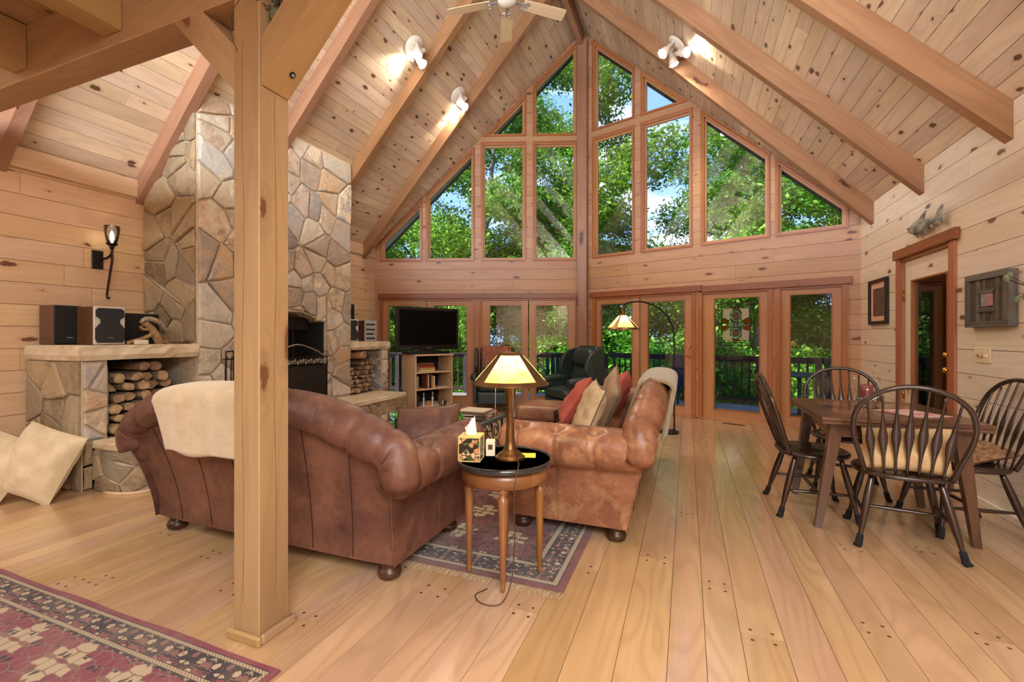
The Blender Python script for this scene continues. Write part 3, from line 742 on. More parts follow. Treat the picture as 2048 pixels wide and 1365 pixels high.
def local(parent, fr):
    f = Frame(fr.P, fr.P+fr.d, fr.n); f.P = f.P-Vector(parent.location); f.L = fr.L; return f
mb = MB(); o_ = Vector(chim.location)
def lb(mb, x0, x1, y0, y1, z0, z1, bev=0): mb.bb(x0-o_.x, x1-o_.x, y0-o_.y, y1-o_.y, z0-o_.z, z1-o_.z, bev)
FO0, FO1 = 3.52, 4.76                                                  # fireplace opening
lb(mb, XL, CX+.6-.6, CY0, FO0, 0, 3.66); lb(mb, XL, CX, FO1, CY1, 0, 3.66); lb(mb, XL, CX, FO0, FO1, 1.56, 3.66); lb(mb, XL, CX-.5, FO0, FO1, 0, 1.56); lb(mb, XL, CX, FO0, FO1, 0, .4)
for ya, yb in ((FO0, FO0+.36), (FO1, FO1-.36)):
    mb.prism([(XL-o_.x, ya-o_.y, 1.44), (XL-o_.x, ya-o_.y, 1.58), (XL-o_.x, yb-o_.y, 1.58), (XL-o_.x, yb-o_.y, 1.55)], (0, 0, 0), (CX-XL, 0, 0))
mb.prism([(XL-o_.x, 0, 3.64), (CX-o_.x, 0, 3.64), (CX-o_.x, 0, roofz(CX)), (XL-o_.x, 0, roofz(XL))], (0, CY0-o_.y, 0), (0, CY1-o_.y, 0))
ob('mortar', mb, MORTAR, chim)
FE = Frame((CX, CY0, 0), (CX, CY1, 0), (-1, 0, 0)); FS = Frame((XL, CY0, 0), (CX, CY0, 0), (0, 1, 0)); FN = Frame((CX, CY1, 0), (XL, CY1, 0), (0, -1, 0))
zt = roofz(CX)-.02
stones(local(chim, FE), chim, 0, FE.L, .42, zt, 86, 21, STONE, holes=[(FO0-CY0, FO1-CY0, .3, 1.45), (FO0+.18-CY0, FO1-.18-CY0, 1.4, 1.52), (FO0+.34-CY0, FO1-.34-CY0, 1.45, 1.57)])
L_ = FS.L
stones(local(chim, FS), chim, 0, L_, 1.2, zt, 30, 8, STONEW, bound=[(0, 1.19), (L_, 1.19), (L_, zt), (0, roofz(XL)-.02)])
stones(local(chim, FN), chim, 0, L_, 1.2, zt, 26, 9, STONE, bound=[(0, 1.19), (L_, 1.19), (L_, roofz(XL)-.02), (0, zt)])
# firebox
mb = MB(); lb(mb, CX-.495, CX-.49, FO0, FO1, .4, 1.58); 
for y in (FO0, FO1-.012): lb(mb, CX-.49, CX-.03, y, y+.012, .4, 1.5)
lb(mb, CX-.49, CX, FO0, FO1, .4, .405); ob('firebox', mb, plain('soot', (.012, .011, .010), .9), chim)
mb = MB(); gy = (FO0+FO1)/2
lb(mb, CX-.20, CX-.17, FO0+.12, FO1-.12, 1.34, 1.50)
for y in np.linspace(FO0+.12, FO1-.15, 5): lb(mb, CX-.20, CX-.17, y, y+.03, .42, 1.36)
fd = ob('firebox_door', mb, BLACK, chim)
mb = MB()
for i in range(44): y = FO0+.14+i*(FO1-FO0-.28)/44; lb(mb, CX-.19, CX-.183, y, y+.004, .44, 1.34)
ob('curtain_rod', mb, BLACK, fd)
# firewood boxes either side
def woodbox(lab, ya, yb, yp0, yp1, mat, seed, outer):
    w = thing('stone_wood_box', lab, 'firewood box', (XL+.4, (ya+yb)/2, 0)); o2 = Vector(w.location)
    B = lambda mb, x0, x1, y0, y1, z0, z1, bev=0: mb.bb(x0-o2.x, x1-o2.x, y0-o2.y, y1-o2.y, z0-o2.z, z1-o2.z, bev)
    m = MB(); B(m, XL+.006, CX, yp0, yp1, 0, 1.053); B(m, XL+.006, CX, ya+.006, yb-.006, 0, .38); B(m, XL+.006, XL+.04, ya+.006, yb-.006, .38, 1.053); ob('mortar', m, MORTAR, w)
    m = MB(); B(m, XL+.04, XL+.05, ya, yb, .4, 1.05); ob('back_wall', m, BLKM, w)
    e = Frame((CX, yp0, 0), (CX, yp1, 0), (-1, 0, 0)); stones(local(w, e), w, 0, yp1-yp0, .4, 1.05, 5, seed, STONE, an=1.3)
    if outer < 0: stones(local(w, e), w, 0, .068, 0, .4, 2, seed+5, STONEW, an=.8)
    if outer < 0: s = Frame((XL+.006, yp0, 0), (CX, yp0, 0), (0, 1, 0)); stones(local(w, s), w, 0, s.L, .0, 1.05, 16, seed+1, STONEW)
    i = Frame((CX, yp1 if outer < 0 else yp0, 0), (XL, yp1 if outer < 0 else yp0, 0), (0, -1 if outer < 0 else 1, 0))
    stones(local(w, i), w, 0, i.L, .4, 1.05, 8, seed+2, STONE, proud=.012)
    return w, B
wbl, B = woodbox('left fieldstone firewood box under the speakers, before the pine wall', 2.13, CY0, 2.13, 2.30, STONEW, 31, -1)
def slab(parent, x0, x1, y0, y1, z0, z1, seed, mat=SLAB, name='slab', n=14):
    rg = random.Random(seed); o2 = Vector(parent.location) if parent else Vector((0, 0, 0)); P = []
    per = []
    for i in range(n): per.append((x0+(x1-x0)*i/n, y0))
    for i in range(n): per.append((x1, y0+(y1-y0)*i/n))
    for i in range(n): per.append((x1-(x1-x0)*i/n, y1))
    for i in range(n): per.append((x0, y1-(y1-y0)*i/n))
    cx, cy = (x0+x1)/2, (y0+y1)/2; N = len(per); m = MB(); V = []
    for lv, (z, k) in enumerate(((z0, -.012), (z0+(z1-z0)*.35, .004), (z0+(z1-z0)*.75, -.002), (z1-.004, -.006), (z1, -.022))):
        for (x, y) in per:
            j = rg.uniform(-.007, .007) if lv < 4 else 0; k2 = k+j
            dx, dy = (1 if x > cx else -1), (1 if y > cy else -1)
            V.append((min(max(x+dx*k2, x0-.01 if x0 > XL+.01 else x0), 99)-o2.x, y+dy*k2-o2.y, z+(rg.uniform(-.002, .002) if lv == 4 else 0)-o2.z))
    fs = [tuple(reversed(range(N)))]
    for l in range(4): fs += [(l*N+i, l*N+(i+1) % N, (l+1)*N+(i+1) % N, (l+1)*N+i) for i in range(N)]
    fs += [tuple(4*N+i for i in range(N))]
    m.add(V, fs); return ob(name, m, mat, parent)
slab(wbl, XL+.01, CX+.045, 2.09, CY0-.005, 1.055, 1.178, 4)
wbr, B = woodbox('right fieldstone firewood box under the small stereo', CY1, 6.10, 5.96, 6.10, STONE, 51, 1)
slab(wbr, XL+.01, CX+.045, CY1+.005, 6.15, 1.055, 1.178, 5)
# raised hearth with rounded ends
hearth = thing('stone_hearth', 'raised curved fieldstone hearth along the foot of the chimney', 'hearth', (-4.3, 4.1, 0)); o3 = Vector(hearth.location)
HX, HY0, HY1, HR = -4.03, 2.20, 5.85, .30
pts = [(CX+.034, HY0), (HX-HR, HY0)]+[(HX-HR+HR*math.sin(a), HY0+HR-HR*math.cos(a)) for a in np.linspace(.2, PI/2, 7)]+[(HX, y) for y in np.linspace(HY0+HR+.3, HY1-.02, 12)]+[(HX-.02, HY1), (CX+.034, HY1)]
m = MB(); m.prism([(x-o3.x, y-o3.y, 0) for x, y in pts], (0, 0, 0), (0, 0, .33)); ob('mortar', m, MORTAR, hearth)
m = MB(); N = len(pts); rg = random.Random(3); V = []
cx, cy = -4.4, 4.1
for z, k in ((.325, .0), (.345, .03), (.385, .026), (.40, .012)):
    for x, y in pts:
        kk = k+rg.uniform(-.008, .008); nx, ny = (1, 0) if HY0+HR < y < HY1-.1 else ((.5, -.8) if y < cy else (.3, .9))
        V.append((x+nx*kk-o3.x, y+ny*kk-o3.y, z))
fs = [tuple(reversed(range(N)))]
for l in range(3): fs += [(l*N+i, l*N+(i+1) % N, (l+1)*N+(i+1) % N, (l+1)*N+i) for i in range(N)]
fs += [tuple(3*N+i for i in range(N))]; m.add(V, fs); ob('slab', m, SLAB, hearth)
# course stones around the front face following the curve
arc = pts[0:-2]; ln = [0]
for a, b in zip(arc, arc[1:]): ln.append(ln[-1]+math.hypot(b[0]-a[0], b[1]-a[1]))
class Curve:
    def __call__(s, u, t, z):
        u = min(max(u, 0), ln[-1]-1e-4); i = max(k for k in range(len(ln)-1) if ln[k] <= u); f = (u-ln[i])/(ln[i+1]-ln[i])
        a, b = Vector((*arc[i], 0)), Vector((*arc[i+1], 0)); d = (b-a).normalized(); n = Vector((-d.y, d.x, 0))
        return a+(b-a)*f+n*t+Vector((0, 0, z))-o3
stones(Curve(), hearth, 0, ln[-1], .0, .33, 46, 13, STONEW, an=1.7, proud=.02)
m = MB(); m.tube([(x+(.035 if i > 1 else 0)-o3.x, y-(.035 if i < 5 else 0)-o3.y, .008) for i, (x, y) in enumerate(pts[1:-2])], .014, 6); ob('floor_trim', m, PINE, hearth)
fe_ = Frame((HX, HY1, 0), (CX, HY1, 0), (0, -1, 0)); stones(local(hearth, fe_), hearth, 0, .5, 0, .33, 8, 17, STONE, an=1.3, proud=.012)
# ---- split logs
BARK = plain('bark', srgb('#5e4a3a'), .9, c2=srgb('#8b7a68'), ns=18, bump=1, bs=50, obv=.3)
LOGC = plain('split log wood', srgb('#b59774'), .85, c2=srgb('#7c6048'), ns=22, bump=.8, bs=60, obv=.32)
def log_mesh(seed, R, L):
    rg = random.Random(seed); k = rg.choice((3, 4, 5)) if seed % 4 else 9; a0 = rg.uniform(0, 6); m = MB()
    if k == 9: prof = [(R*.8*math.cos(a), R*.8*math.sin(a)) for a in np.linspace(0, 2*PI, 10)[:-1]]
    else:
        prof = [(R*rg.uniform(.8, 1.1)*math.cos(a0+i*2*PI/k), R*rg.uniform(.55, .9)*math.sin(a0+i*2*PI/k)) for i in range(k)]
        q = []
        for i in range(k):
            a, b = prof[i], prof[(i+1) % k]; q += [a, ((a[0]+b[0])/2*1.12, (a[1]+b[1])/2*1.12)]
        prof = q
    n = len(prof); V = []
    for j, x in enumerate((-L/2, -L/2+.01, 0, L/2-.01, L/2)):
        s_ = .93 if j in (0, 4) else 1; V += [(x+rg.uniform(-.004, .004), y*s_+rg.uniform(-.003, .003), z*s_+rg.uniform(-.003, .003)) for y, z in prof]
    fs = [tuple(reversed(range(n))), tuple(4*n+i for i in range(n))]
    for j in range(4): fs += [(j*n+i, j*n+(i+1) % n, (j+1)*n+(i+1) % n, (j+1)*n+i) for i in range(n)]
    m.add(V, fs); me = mesh_of('split_log', m, BARK, grain=(1, 0, 0)); me.materials.append(LOGC)
    for i, p in enumerate(me.polygons): p.material_index = 1 if (i < 2 or rg.random() < .55) else 0
    return me
ORD = ('first', 'second', 'third', 'fourth', 'fifth', 'sixth', 'seventh', 'eighth', 'ninth', 'tenth', 'eleventh', 'twelfth')
def stack(y0, y1, ztop, R, L, seed, lab, grp, xf):
    rg = random.Random(seed); idx = {}; ms = [log_mesh(seed*10+i, R*.93, L) for i in range(9)]; z = .405+R*.72; row = 0
    while z < 1.0:
        y = y0+R+(R*.8 if row % 2 else 0)
        while y < y1-R*.7:
            if y+R < y1 and z < ztop(y)+rg.uniform(-.02, .02):
                o = bpy.data.objects.new('split_log', rg.choice(ms)); COL.objects.link(o)
                idx[row] = idx.get(row, 0)+1; o.location = (xf-L/2-rg.uniform(0, .10), y+rg.uniform(-.008, .008), z+rg.uniform(-.006, .006)); o.rotation_euler = (rg.uniform(-.5, .5)+rg.choice((0, PI)), 0, rg.uniform(-.05, .05))
                tagit(o, lab % (ORD[idx[row]-1], ORD[row]), 'firewood', grp)
            y += R*1.86
        z += R*1.42; row += 1
stack(2.31, 3.03, lambda y: .98-.34*max(0, (y-2.75)/.3) if y > 2.6 else .93, .062, .42, 3, 'split log in the left wood box, %s from the left, %s row up', 'logs in the left stone wood box', CX-.02)
stack(CY1+.01, 5.95, lambda y: .87+.04*math.sin(y*9), .047, .40, 5, 'split log in the right wood box, %s from the left, %s row up', 'logs in the right stone wood box', CX-.02)
m = MB(); m.lathe([(.052, 0), (.050, .42), (.034, .42), (.032, .30)], 14); ob('birch_log', m, plain('pale hollow birch', srgb('#c49a6c'), .8, c2=srgb('#7c5236'), ns=20), label='pale hollow birch log lying on top of the right wood pile', cat='firewood', loc=(CX-.38, 5.46, .955), rot=(0, PI/2-.06, .12))
m = MB(); m.tube([(0, 0, 0), (.2, .10, .035), (.42, .22, .02), (.5, .40, -.05)], lambda t: (.022, .010), 6); ob('branch', m, BARK, label='crooked bare branch lying over the right wood pile', cat='branch', loc=(CX-.42, 5.35, 1.008))
# ================================================================ OUTSIDE: DECK, RAILING, TREES
DZ = -.10
DECKM = wood('weathered deck wood', srgb('#9a9690'), srgb('#7d7974'), knot=0, rough=.7, ring=.2, var=.08)
RAILM = plain('dark stained rail wood', srgb('#33241c'), .55, c2=srgb('#241812'), ns=9)
def off(P, Q, d):
    n = outn(P, Q); return Vector(P)+n*d, Vector(Q)+n*d
DW = 2.75
# outer deck line: left end, prow tip, right corner, then back along the side of the house
nL, nR = outn(RP, LC), outn(RP, RC)
tip = RP+(nL+nR).normalized()*(DW/(nL+nR).normalized().dot(nL))
l_end = LC+nL*DW+(LC-RP).normalized()*2.0; r_cor = RC+nR*DW+(RC-RP).normalized()*DW*.8; r_end = Vector((r_cor.x, -1.0, 0))
mb = MB(); mb.prism([(LC-(RP-LC).normalized()*2.0)[:], RP[:], RC[:], (XR, -1, 0), r_end[:], r_cor[:], tip[:], l_end[:]], (0, 0, DZ-.2), (0, 0, DZ-.03))
mb.v = [(v[0], v[1]+(.14 if v[1] > 6 and abs(v[1]-prow_y(v[0])) < .3 else 0), v[2]) for v in mb.v]
deck = ob('deck', mb, RAILM, kind='structure', label='weathered grey deck wrapping around the house outside the glass doors', cat='deck')
n = 20
for k in range(n):                                                     # boards run parallel to each prow wall
    for (P, Q, nn) in ((RP, l_end-nL*DW, nL), (RP, r_cor-nR*DW, nR)):
        d0 = .14+k*.137
        if d0 > DW: continue
        f0, f1 = d0, min(d0+.132, DW); bis = (nL+nR).normalized()
        p0 = RP+bis*(f0/bis.dot(nn)); p1 = RP+bis*(f1/bis.dot(nn))
        mb = MB(); mb.prism([p0[:], (Q+nn*f0)[:], (Q+nn*f1)[:], p1[:]], (0, 0, DZ-.03), (0, 0, DZ)); ob('deck_board', mb, DECKM, deck, grain=tuple((Q-P).normalized()))
for k in range(20):
    x0 = XR+.14+k*.137
    if x0 > r_cor.x: break
    mb = MB(); mb.bb(x0, x0+.131, -1, 6.7-(x0-XR)*.2, DZ-.029, DZ); ob('deck_board', mb, DECKM, deck, grain=(0, 1, 0))
def cat_(P): P = [Vector(p) for p in P]; return [P[0].lerp(P[1], t).lerp(P[1].lerp(P[2], t), t) for t in np.linspace(0, 1, 7)]
def railing(P, Q, lab, skip=False):
    if skip: d_ = (Vector(Q)-Vector(P)).normalized(); P = Vector(P)+d_*.09
    P = Vector(P); Q = Vector(Q); d = (Q-P); L = d.length; d.normalize(); r = thing('deck_railing', lab, 'railing', (P.x, P.y, DZ), group='deck railing sections'); T = .97
    m = MB(); m.bar((0, 0, T-.018), tuple(d*L+Vector((0, 0, T-.018))), .14, .036); ob('top_rail', m, RAILM, r)
    m = MB(); m.bar((0, 0, T-.075), tuple(d*L+Vector((0, 0, T-.075))), .04, .085); ob('sub_rail', m, RAILM, r)
    m = MB(); m.bar((0, 0, .11), tuple(d*L+Vector((0, 0, .11))), .04, .085); ob('bottom_rail', m, RAILM, r)
    nn = int(L/.135); m = MB(); m.box((0, 0, .5), (.034, .034, .82)); bal = mesh_of('baluster', m, RAILM)
    for i in range(1, nn):
        o = bpy.data.objects.new('baluster', bal); COL.objects.link(o); o.parent = r; o.location = d*(L*i/nn)
    m = MB(); m.box((0, 0, .47), (.11, .11, .94)); pm = mesh_of('post', m, RAILM); k = max(1, round(L/1.75))
    for i in range(k+1):
        if i == 0 and skip: continue
        o = bpy.data.objects.new('post', pm); COL.objects.link(o); o.parent = r; o.location = d*(L*i/k)
    return r
ins = lambda p, n_: p-n_*.12
railing(ins(tip, (nL+nR).normalized()), ins(l_end, nL), 'dark deck railing outside the left half of the glass doors')
railing(ins(tip, (nL+nR).normalized()), r_cor-nR*.12, 'dark deck railing outside the right half of the glass doors', True)
railing(r_cor-nR*.12, (r_end.x, 2.0, 0), 'dark deck railing outside the side door on the right', True)
# porch post and beam outside the side door
pp = thing('plant_stand', 'reddish plant pot with greenery on a wooden stand outside the side door', 'plant pot', (2.86, 7.05, DZ))
mb = MB(); [mb.box((x, y, .6), (.04, .04, 1.2)) for x in (-.13, .13) for y in (-.13, .13)]; mb.box((0, 0, 1.21), (.34, .34, .03)); mb.box((0, 0, .5), (.30, .30, .025)); ob('stand', mb, HEAD, pp, grain=(0, 0, 1))
mb = MB().lathe([(.085, 1.228), (.10, 1.26), (.135, 1.42), (.145, 1.43), (.145, 1.46), (.12, 1.46)], 20); ob('pot', mb, plain('terracotta', srgb('#8a4a38'), .8), pp)
mb = MB(); rq = random.Random(1)
for i in range(40): a = rq.uniform(0, 6.28); mb.tube(cat_([(0, 0, 1.45), (.1*math.cos(a), .1*math.sin(a), 1.6), (.2*math.cos(a), .2*math.sin(a), 1.52+rq.uniform(-.1, .12))]), lambda t: (.012*math.sin(min(1, t+.15)*PI)+.001, .002), 4)
ob('greenery', mb, plain('fern green', srgb('#4d7a34'), .7), pp, kind='stuff')
# ground
mb = MB(); mb.grid(lambda u, v: (-45+u*95, 4+v*60-14*(1 if u > 1 else 0), -1.6-.5*math.sin(u*9)*math.sin(v*7)+v*1.5), 24, 24)
ob('ground', mb, plain('woodland floor', srgb('#4d5a2c'), .95, c2=srgb('#5c4a30'), ns=1.2), kind='structure', label='wooded slope beyond the deck', cat='ground')
# ---- leaves
def leafmat(name, a, b, c):
    m, t, bs = newmat(name); 
    at = nd(t, 'ShaderNodeAttribute', attribute_name='tone').outputs['Fac']; oi = nd(t, 'ShaderNodeObjectInfo').outputs['Random']
    col = mix(t, ramp(t, at, 0, .55), a, b); col = mix(t, ramp(t, at, .55, 1.0), col, c)
    col = nd(t, 'ShaderNodeHueSaturation', {'Hue': mth(t, 'MULTIPLY_ADD', oi, .04, .48), 'Value': mth(t, 'MULTIPLY_ADD', oi, .3, .85), 'Color': col}).outputs[0]
    setin(t, bs, 'Base Color', col); bs.inputs['Roughness'].default_value = .45; bs.inputs['Specular IOR Level'].default_value = .35
    tr = nd(t, 'ShaderNodeBsdfTranslucent', {0: mix(t, .5, col, (.22, .42, .03))}); mx = nd(t, 'ShaderNodeMixShader', {0: .42, 1: bs.outputs[0], 2: tr.outputs[0]})
    t.links.new(mx.outputs[0], t.nodes['Material Output'].inputs[0]); return m
LEAF = leafmat('summer leaves', srgb('#3c6b1c'), srgb('#5f9a2a'), srgb('#a5d04a'))
TRUNK = plain('grey trunk bark', srgb('#6e6356'), .9, c2=srgb('#a39887'), ns=7, bump=1, bs=30)
def foliage_mesh(name, centers, radii, n, size, seed):
    r = np.random.RandomState(seed); k = len(centers); pr = np.array([q**2 for q in radii]); pr = pr/pr.sum()
    ci = r.choice(k, n, p=pr); d = r.normal(size=(n, 3)); d /= np.linalg.norm(d, axis=1)[:, None]
    rad = r.uniform(.25, 1.0, n)**.6; C = np.array(centers)[ci]+d*rad[:, None]*np.array(radii)[ci][:, None]*np.array([1, 1, .72])
    # sprays: pull leaves into small clusters hung on twigs
    sp = r.randint(0, max(1, n//11), n); ctr = C[sp % n]; C = ctr+r.normal(size=(n, 3))*size*np.array([2.3, 2.3, 1.1])
    nrm = r.normal(size=(n, 3))*.75+np.array([0, 0, .75]); nrm /= np.linalg.norm(nrm, axis=1)[:, None]
    a = np.cross(nrm, r.normal(size=(n, 3))); a /= np.linalg.norm(a, axis=1)[:, None]; b = np.cross(nrm, a)
    s = size*r.uniform(.55, 1.25, n)[:, None]
    P0 = C-a*s; P1 = C+b*s*.52+nrm*s*.12; P2 = C+a*s; P3 = C-b*s*.52+nrm*s*.12
    V = np.stack([P0, P1, P2, P3], 1).reshape(-1, 3)
    me = bpy.data.meshes.new(name); me.vertices.add(n*4); me.vertices.foreach_set('co', V.astype(np.float32).ravel())
    I = np.arange(n)[:, None]*4+np.array([0, 1, 2, 0, 2, 3]); me.loops.add(n*6); me.loops.foreach_set('vertex_index', I.ravel().astype(np.int32))
    me.polygons.add(n*2); me.polygons.foreach_set('loop_start', np.arange(0, n*6, 3, dtype=np.int32)); me.polygons.foreach_set('loop_total', np.full(n*2, 3, np.int32))
    me.materials.append(LEAF); me.update(calc_edges=True)
    at = me.attributes.new('tone', 'FLOAT', 'FACE'); at.data.foreach_set('value', np.repeat(r.uniform(0, 1, n)**1.2, 2).astype(np.float32))
    me.validate(); return me
def tree_proto(seed, H, spread, n, size, lowest):
    r = random.Random(seed); cs = []; rs = []; lean = (r.uniform(-.06, .06), r.uniform(-.06, .06)); tm = MB()
    tp = [(lean[0]*z+.12*math.sin(z*.7+seed), lean[1]*z+.1*math.cos(z*.6), z) for z in np.linspace(0, H, 9)]
    tm.tube(tp, lambda t: (.19*(1-t*.85), .19*(1-t*.85)), 9)
    bm_ = MB()
    for i in range(20):
        z = lowest+(H-lowest)*i/20; a = i*2.4+r.uniform(-.4, .4); l = spread*(1-.55*(i/20))*r.uniform(.6, 1.15)
        p = Vector((lean[0]*z, lean[1]*z, z)); q = p+Vector((math.cos(a)*l, math.sin(a)*l, l*.28)); mid = (p+q)/2+Vector((0, 0, l*.12))
        bm_.tube([p, mid, q], lambda t: (.05*(1-t*.8), .05*(1-t*.8)), 5)
        cs += [tuple(q), tuple(mid)]; rs += [l*.46, l*.34]
    cs.append((lean[0]*H, lean[1]*H, H)); rs.append(spread*.4)
    return mesh_of('trunk', tm, TRUNK), mesh_of('branches', bm_, TRUNK), foliage_mesh('foliage', cs, rs, n, size, seed)
protos = [tree_proto(1, 11, 2.9, 52000, .060, 1.8), tree_proto(2, 13, 3.4, 52000, .070, 3.0), tree_proto(3, 9, 2.6, 44000, .055, 1.2), tree_proto(4, 12, 3.2, 48000, .076, 2.2)]
def place_tree(k, x, y, z, s, rz, lab, name='tree', grp='trees beyond the deck'):
    r = thing(name, lab, 'tree', (x, y, z), rz, grp); r.scale = (s, s, s)
    for nm, me in zip(('trunk', 'branches', 'foliage'), protos[k]):
        o = bpy.data.objects.new(nm, me); COL.objects.link(o); o.parent = r
        if nm == 'foliage': o['kind'] = 'stuff'
    return r
rt = random.Random(9)
spots = [(-9.5, 14.5), (-6.6, 13.6), (-4.0, 15.0), (-3.4, 17.0), (1.8, 14.8), (4.4, 13.2), (6.6, 15.6), (9.2, 12.0), (-13, 16), (-8, 19.5), (-5.2, 22), (2.4, 20.5), (6, 20.5), (11.5, 18), (-12, 11), (8.2, 7.2), (10.5, 3.5), (-17, 21), (-6.0, 26), (2.5, 27), (9.5, 26), (14.5, 8.5), (14, 13.5), (16, 22)]
def where(x, y): return 'left' if x < -3 else ('centre' if x < 3 else 'right')
row_ = lambda q: 'near' if q[1] < 16 else ('middle' if q[1] < 22 else 'far')
OR2 = ('first', 'second', 'third', 'fourth', 'fifth', 'sixth', 'seventh', 'eighth', 'ninth', 'tenth', 'eleventh', 'twelfth', 'thirteenth', 'fourteenth', 'fifteenth')
for i, (x, y) in enumerate(spots):
    k = i % 4; dist = row_((x, y))
    place_tree(k, x, y, -1.7, rt.uniform(.9, 1.15), rt.uniform(0, 6), 'leafy %s tree in the %s row of the woods, %s from the left' % (('slender', 'tall', 'bushy', 'broad')[k], {'near': 'front', 'middle': 'second', 'far': 'back'}[dist], OR2[sorted(q[0] for q in spots if row_(q) == dist).index(x)]))
# understory shrubs fill the view below the crowns
cs = [(rt.uniform(-2, 2), rt.uniform(-1.2, 1.2), rt.uniform(.3, 2.6)) for _ in range(14)]; sh = foliage_mesh('foliage', cs, [rt.uniform(.7, 1.0) for _ in cs], 34000, .058, 33)
m = MB()
for c_ in cs: m.tube([(0, 0, 0), (c_[0]*.4, c_[1]*.4, c_[2]*.6), c_], .018, 4)
stem = mesh_of('stems', m, TRUNK)
ON = ('first', 'second', 'third', 'fourth', 'fifth', 'sixth', 'seventh', 'eighth', 'ninth', 'tenth', 'eleventh', 'twelfth')
sx = [-14, -11, -8.2, -5.6, -3.0, -.4, 2.2, 4.8, 7.2, 9.0, 9.6, 10.2, -12, -7, -2, 3, 8, 12.5]; sy = [14, 13.6, 13.2, 13.0, 13.0, 13.1, 12.8, 12.2, 11.2, 8.6, 5.4, 2.2, 18, 17.6, 17.8, 17.6, 17.4, 15]
for i, (x, y) in enumerate(zip(sx, sy)):
    r = thing('shrub', 'leafy understory shrub in the %s row behind the deck railing, %s from the left' % (('front', ON[i]) if i < 12 else ('second', ON[i-12])), 'shrub', (x, y+.3, -1.7), i*1.1, 'understory shrubs'); s_ = rt.uniform(.9, 1.25); r.scale = (s_, s_, s_)
    for nm, me in (('foliage', sh), ('stems', stem)):
        o = bpy.data.objects.new(nm, me); COL.objects.link(o); o.parent = r
        if nm == 'foliage': o['kind'] = 'stuff'
# deck furniture
TEAL = plain('dark teal outdoor plastic', srgb('#1f3a3c'), .5); NAVY = plain('navy canvas', srgb('#1c3350'), .8)
def deck_chair(loc, rz, mat, lab):
    r = thing('deck_chair', lab, 'chair', loc, rz); 
    for x in (-.24, .24):
        for y in (-.24, .24): m = MB(); m.bar((x, y, 0), (x*.95, y*.95, .42), .035, .035); ob('leg', m, mat, r)
        m = MB(); m.box((x*1.15, 0, .62), (.06, .5, .03), None, .01); m.bar((x*1.15, -.2, .42), (x*1.15, -.2, .62), .03, .03); ob('armrest', m, mat, r)
    m = MB(); [m.box((0, -.22+i*.09, .43), (.52, .075, .022)) for i in range(6)]; ob('seat', m, mat, r)
    m = MB(); [m.bar((x, .24, .42), (x*1.05, .36, 1.02), .07, .02) for x in (-.2, -.1, 0, .1, .2)]; ob('backrest', m, mat, r)
    return r
deck_chair((2.25, 8.35, DZ), 2.6, TEAL, 'dark teal deck chair outside the narrow glass door')
deck_chair((.15, 9.0, DZ), 2.0, NAVY, 'navy blue deck chair outside behind the arc lamp')
deck_chair((-2.6, 9.4, DZ), 3.4, TEAL, 'dark deck chair outside left of the green wing chair')
r = thing('patio_table', 'round dark patio table on the deck outside the narrow glass door', 'table', (1.75, 8.75, DZ)); m = MB(); m.lathe([(.45, .70), (.46, .715), (.45, .73)], 28); ob('tabletop', m, TEAL, r)
m = MB(); m.tube([(0, 0, 0), (0, 0, .7)], .03, 10); ob('pedestal', m, TEAL, r); m = MB(); m.lathe([(.26, 0), (.25, .03), (.05, .05)], 20); ob('base', m, TEAL, r)
# ================================================================ SEATING
def cat(P, n=6, closed=False):
    P = [Vector(p) for p in P]; R = []; m = len(P)
    rng = range(m) if closed else range(m-1)
    for i in rng:
        p0 = P[i-1] if (i > 0 or closed) else P[0]*2-P[1]; p1 = P[i]; p2 = P[(i+1) % m]; p3 = P[(i+2) % m] if (closed or i+2 < m) else P[-1]*2-P[-2]
        for k in range(n):
            t = k/n; R.append(.5*((2*p1)+(p2-p0)*t+(2*p0-5*p1+4*p2-p3)*t*t+(3*p1-p0-3*p2+p3)*t**3))
    if not closed: R.append(P[-1])
    return R
def pillow_mb(w, h, t, n=16, pinch=.10, seed=1, wr=.012, flange=0.0):
    """lies in the xy plane, thickness along z"""
    rg = random.Random(seed); ph = [rg.uniform(0, 6) for _ in range(6)]; m = MB()
    for sgn in (1, -1):
        def f(a, b):
            u, v = 2*a-1, 2*b-1; 
            x = w/2*u*(1-pinch*(1-v*v)*abs(u)); y = h/2*v*(1-pinch*(1-u*u)*abs(v))
            e = max(0, (1-abs(u)**3.2)*(1-abs(v)**3.2)); z = t/2*e**.55
            z += wr*e*(math.sin(5*u+3*v+ph[0])*.6+math.sin(9*u-7*v+ph[1])*.35+math.sin(14*v+4*u+ph[2])*.25)
            return (x, y, sgn*max(z, 0.0 if e > 0 else 0)+(0))
        g = MB().grid(f, n, n)
        if sgn < 0: g.f = [q[::-1] for q in g.f]
        m.merge(g)
    return m
def piping(w, h, pinch=.10, r=.004, n=10):
    P = []
    for (u0, v0, u1, v1) in ((-1, -1, 1, -1), (1, -1, 1, 1), (1, 1, -1, 1), (-1, 1, -1, -1)):
        for k in range(n):
            u = u0+(u1-u0)*k/n; v = v0+(v1-v0)*k/n; P.append((w/2*u*(1-pinch*(1-v*v)*abs(u)), h/2*v*(1-pinch*(1-u*u)*abs(v)), 0))
    return MB().tube(P, r, 6, closed=True)
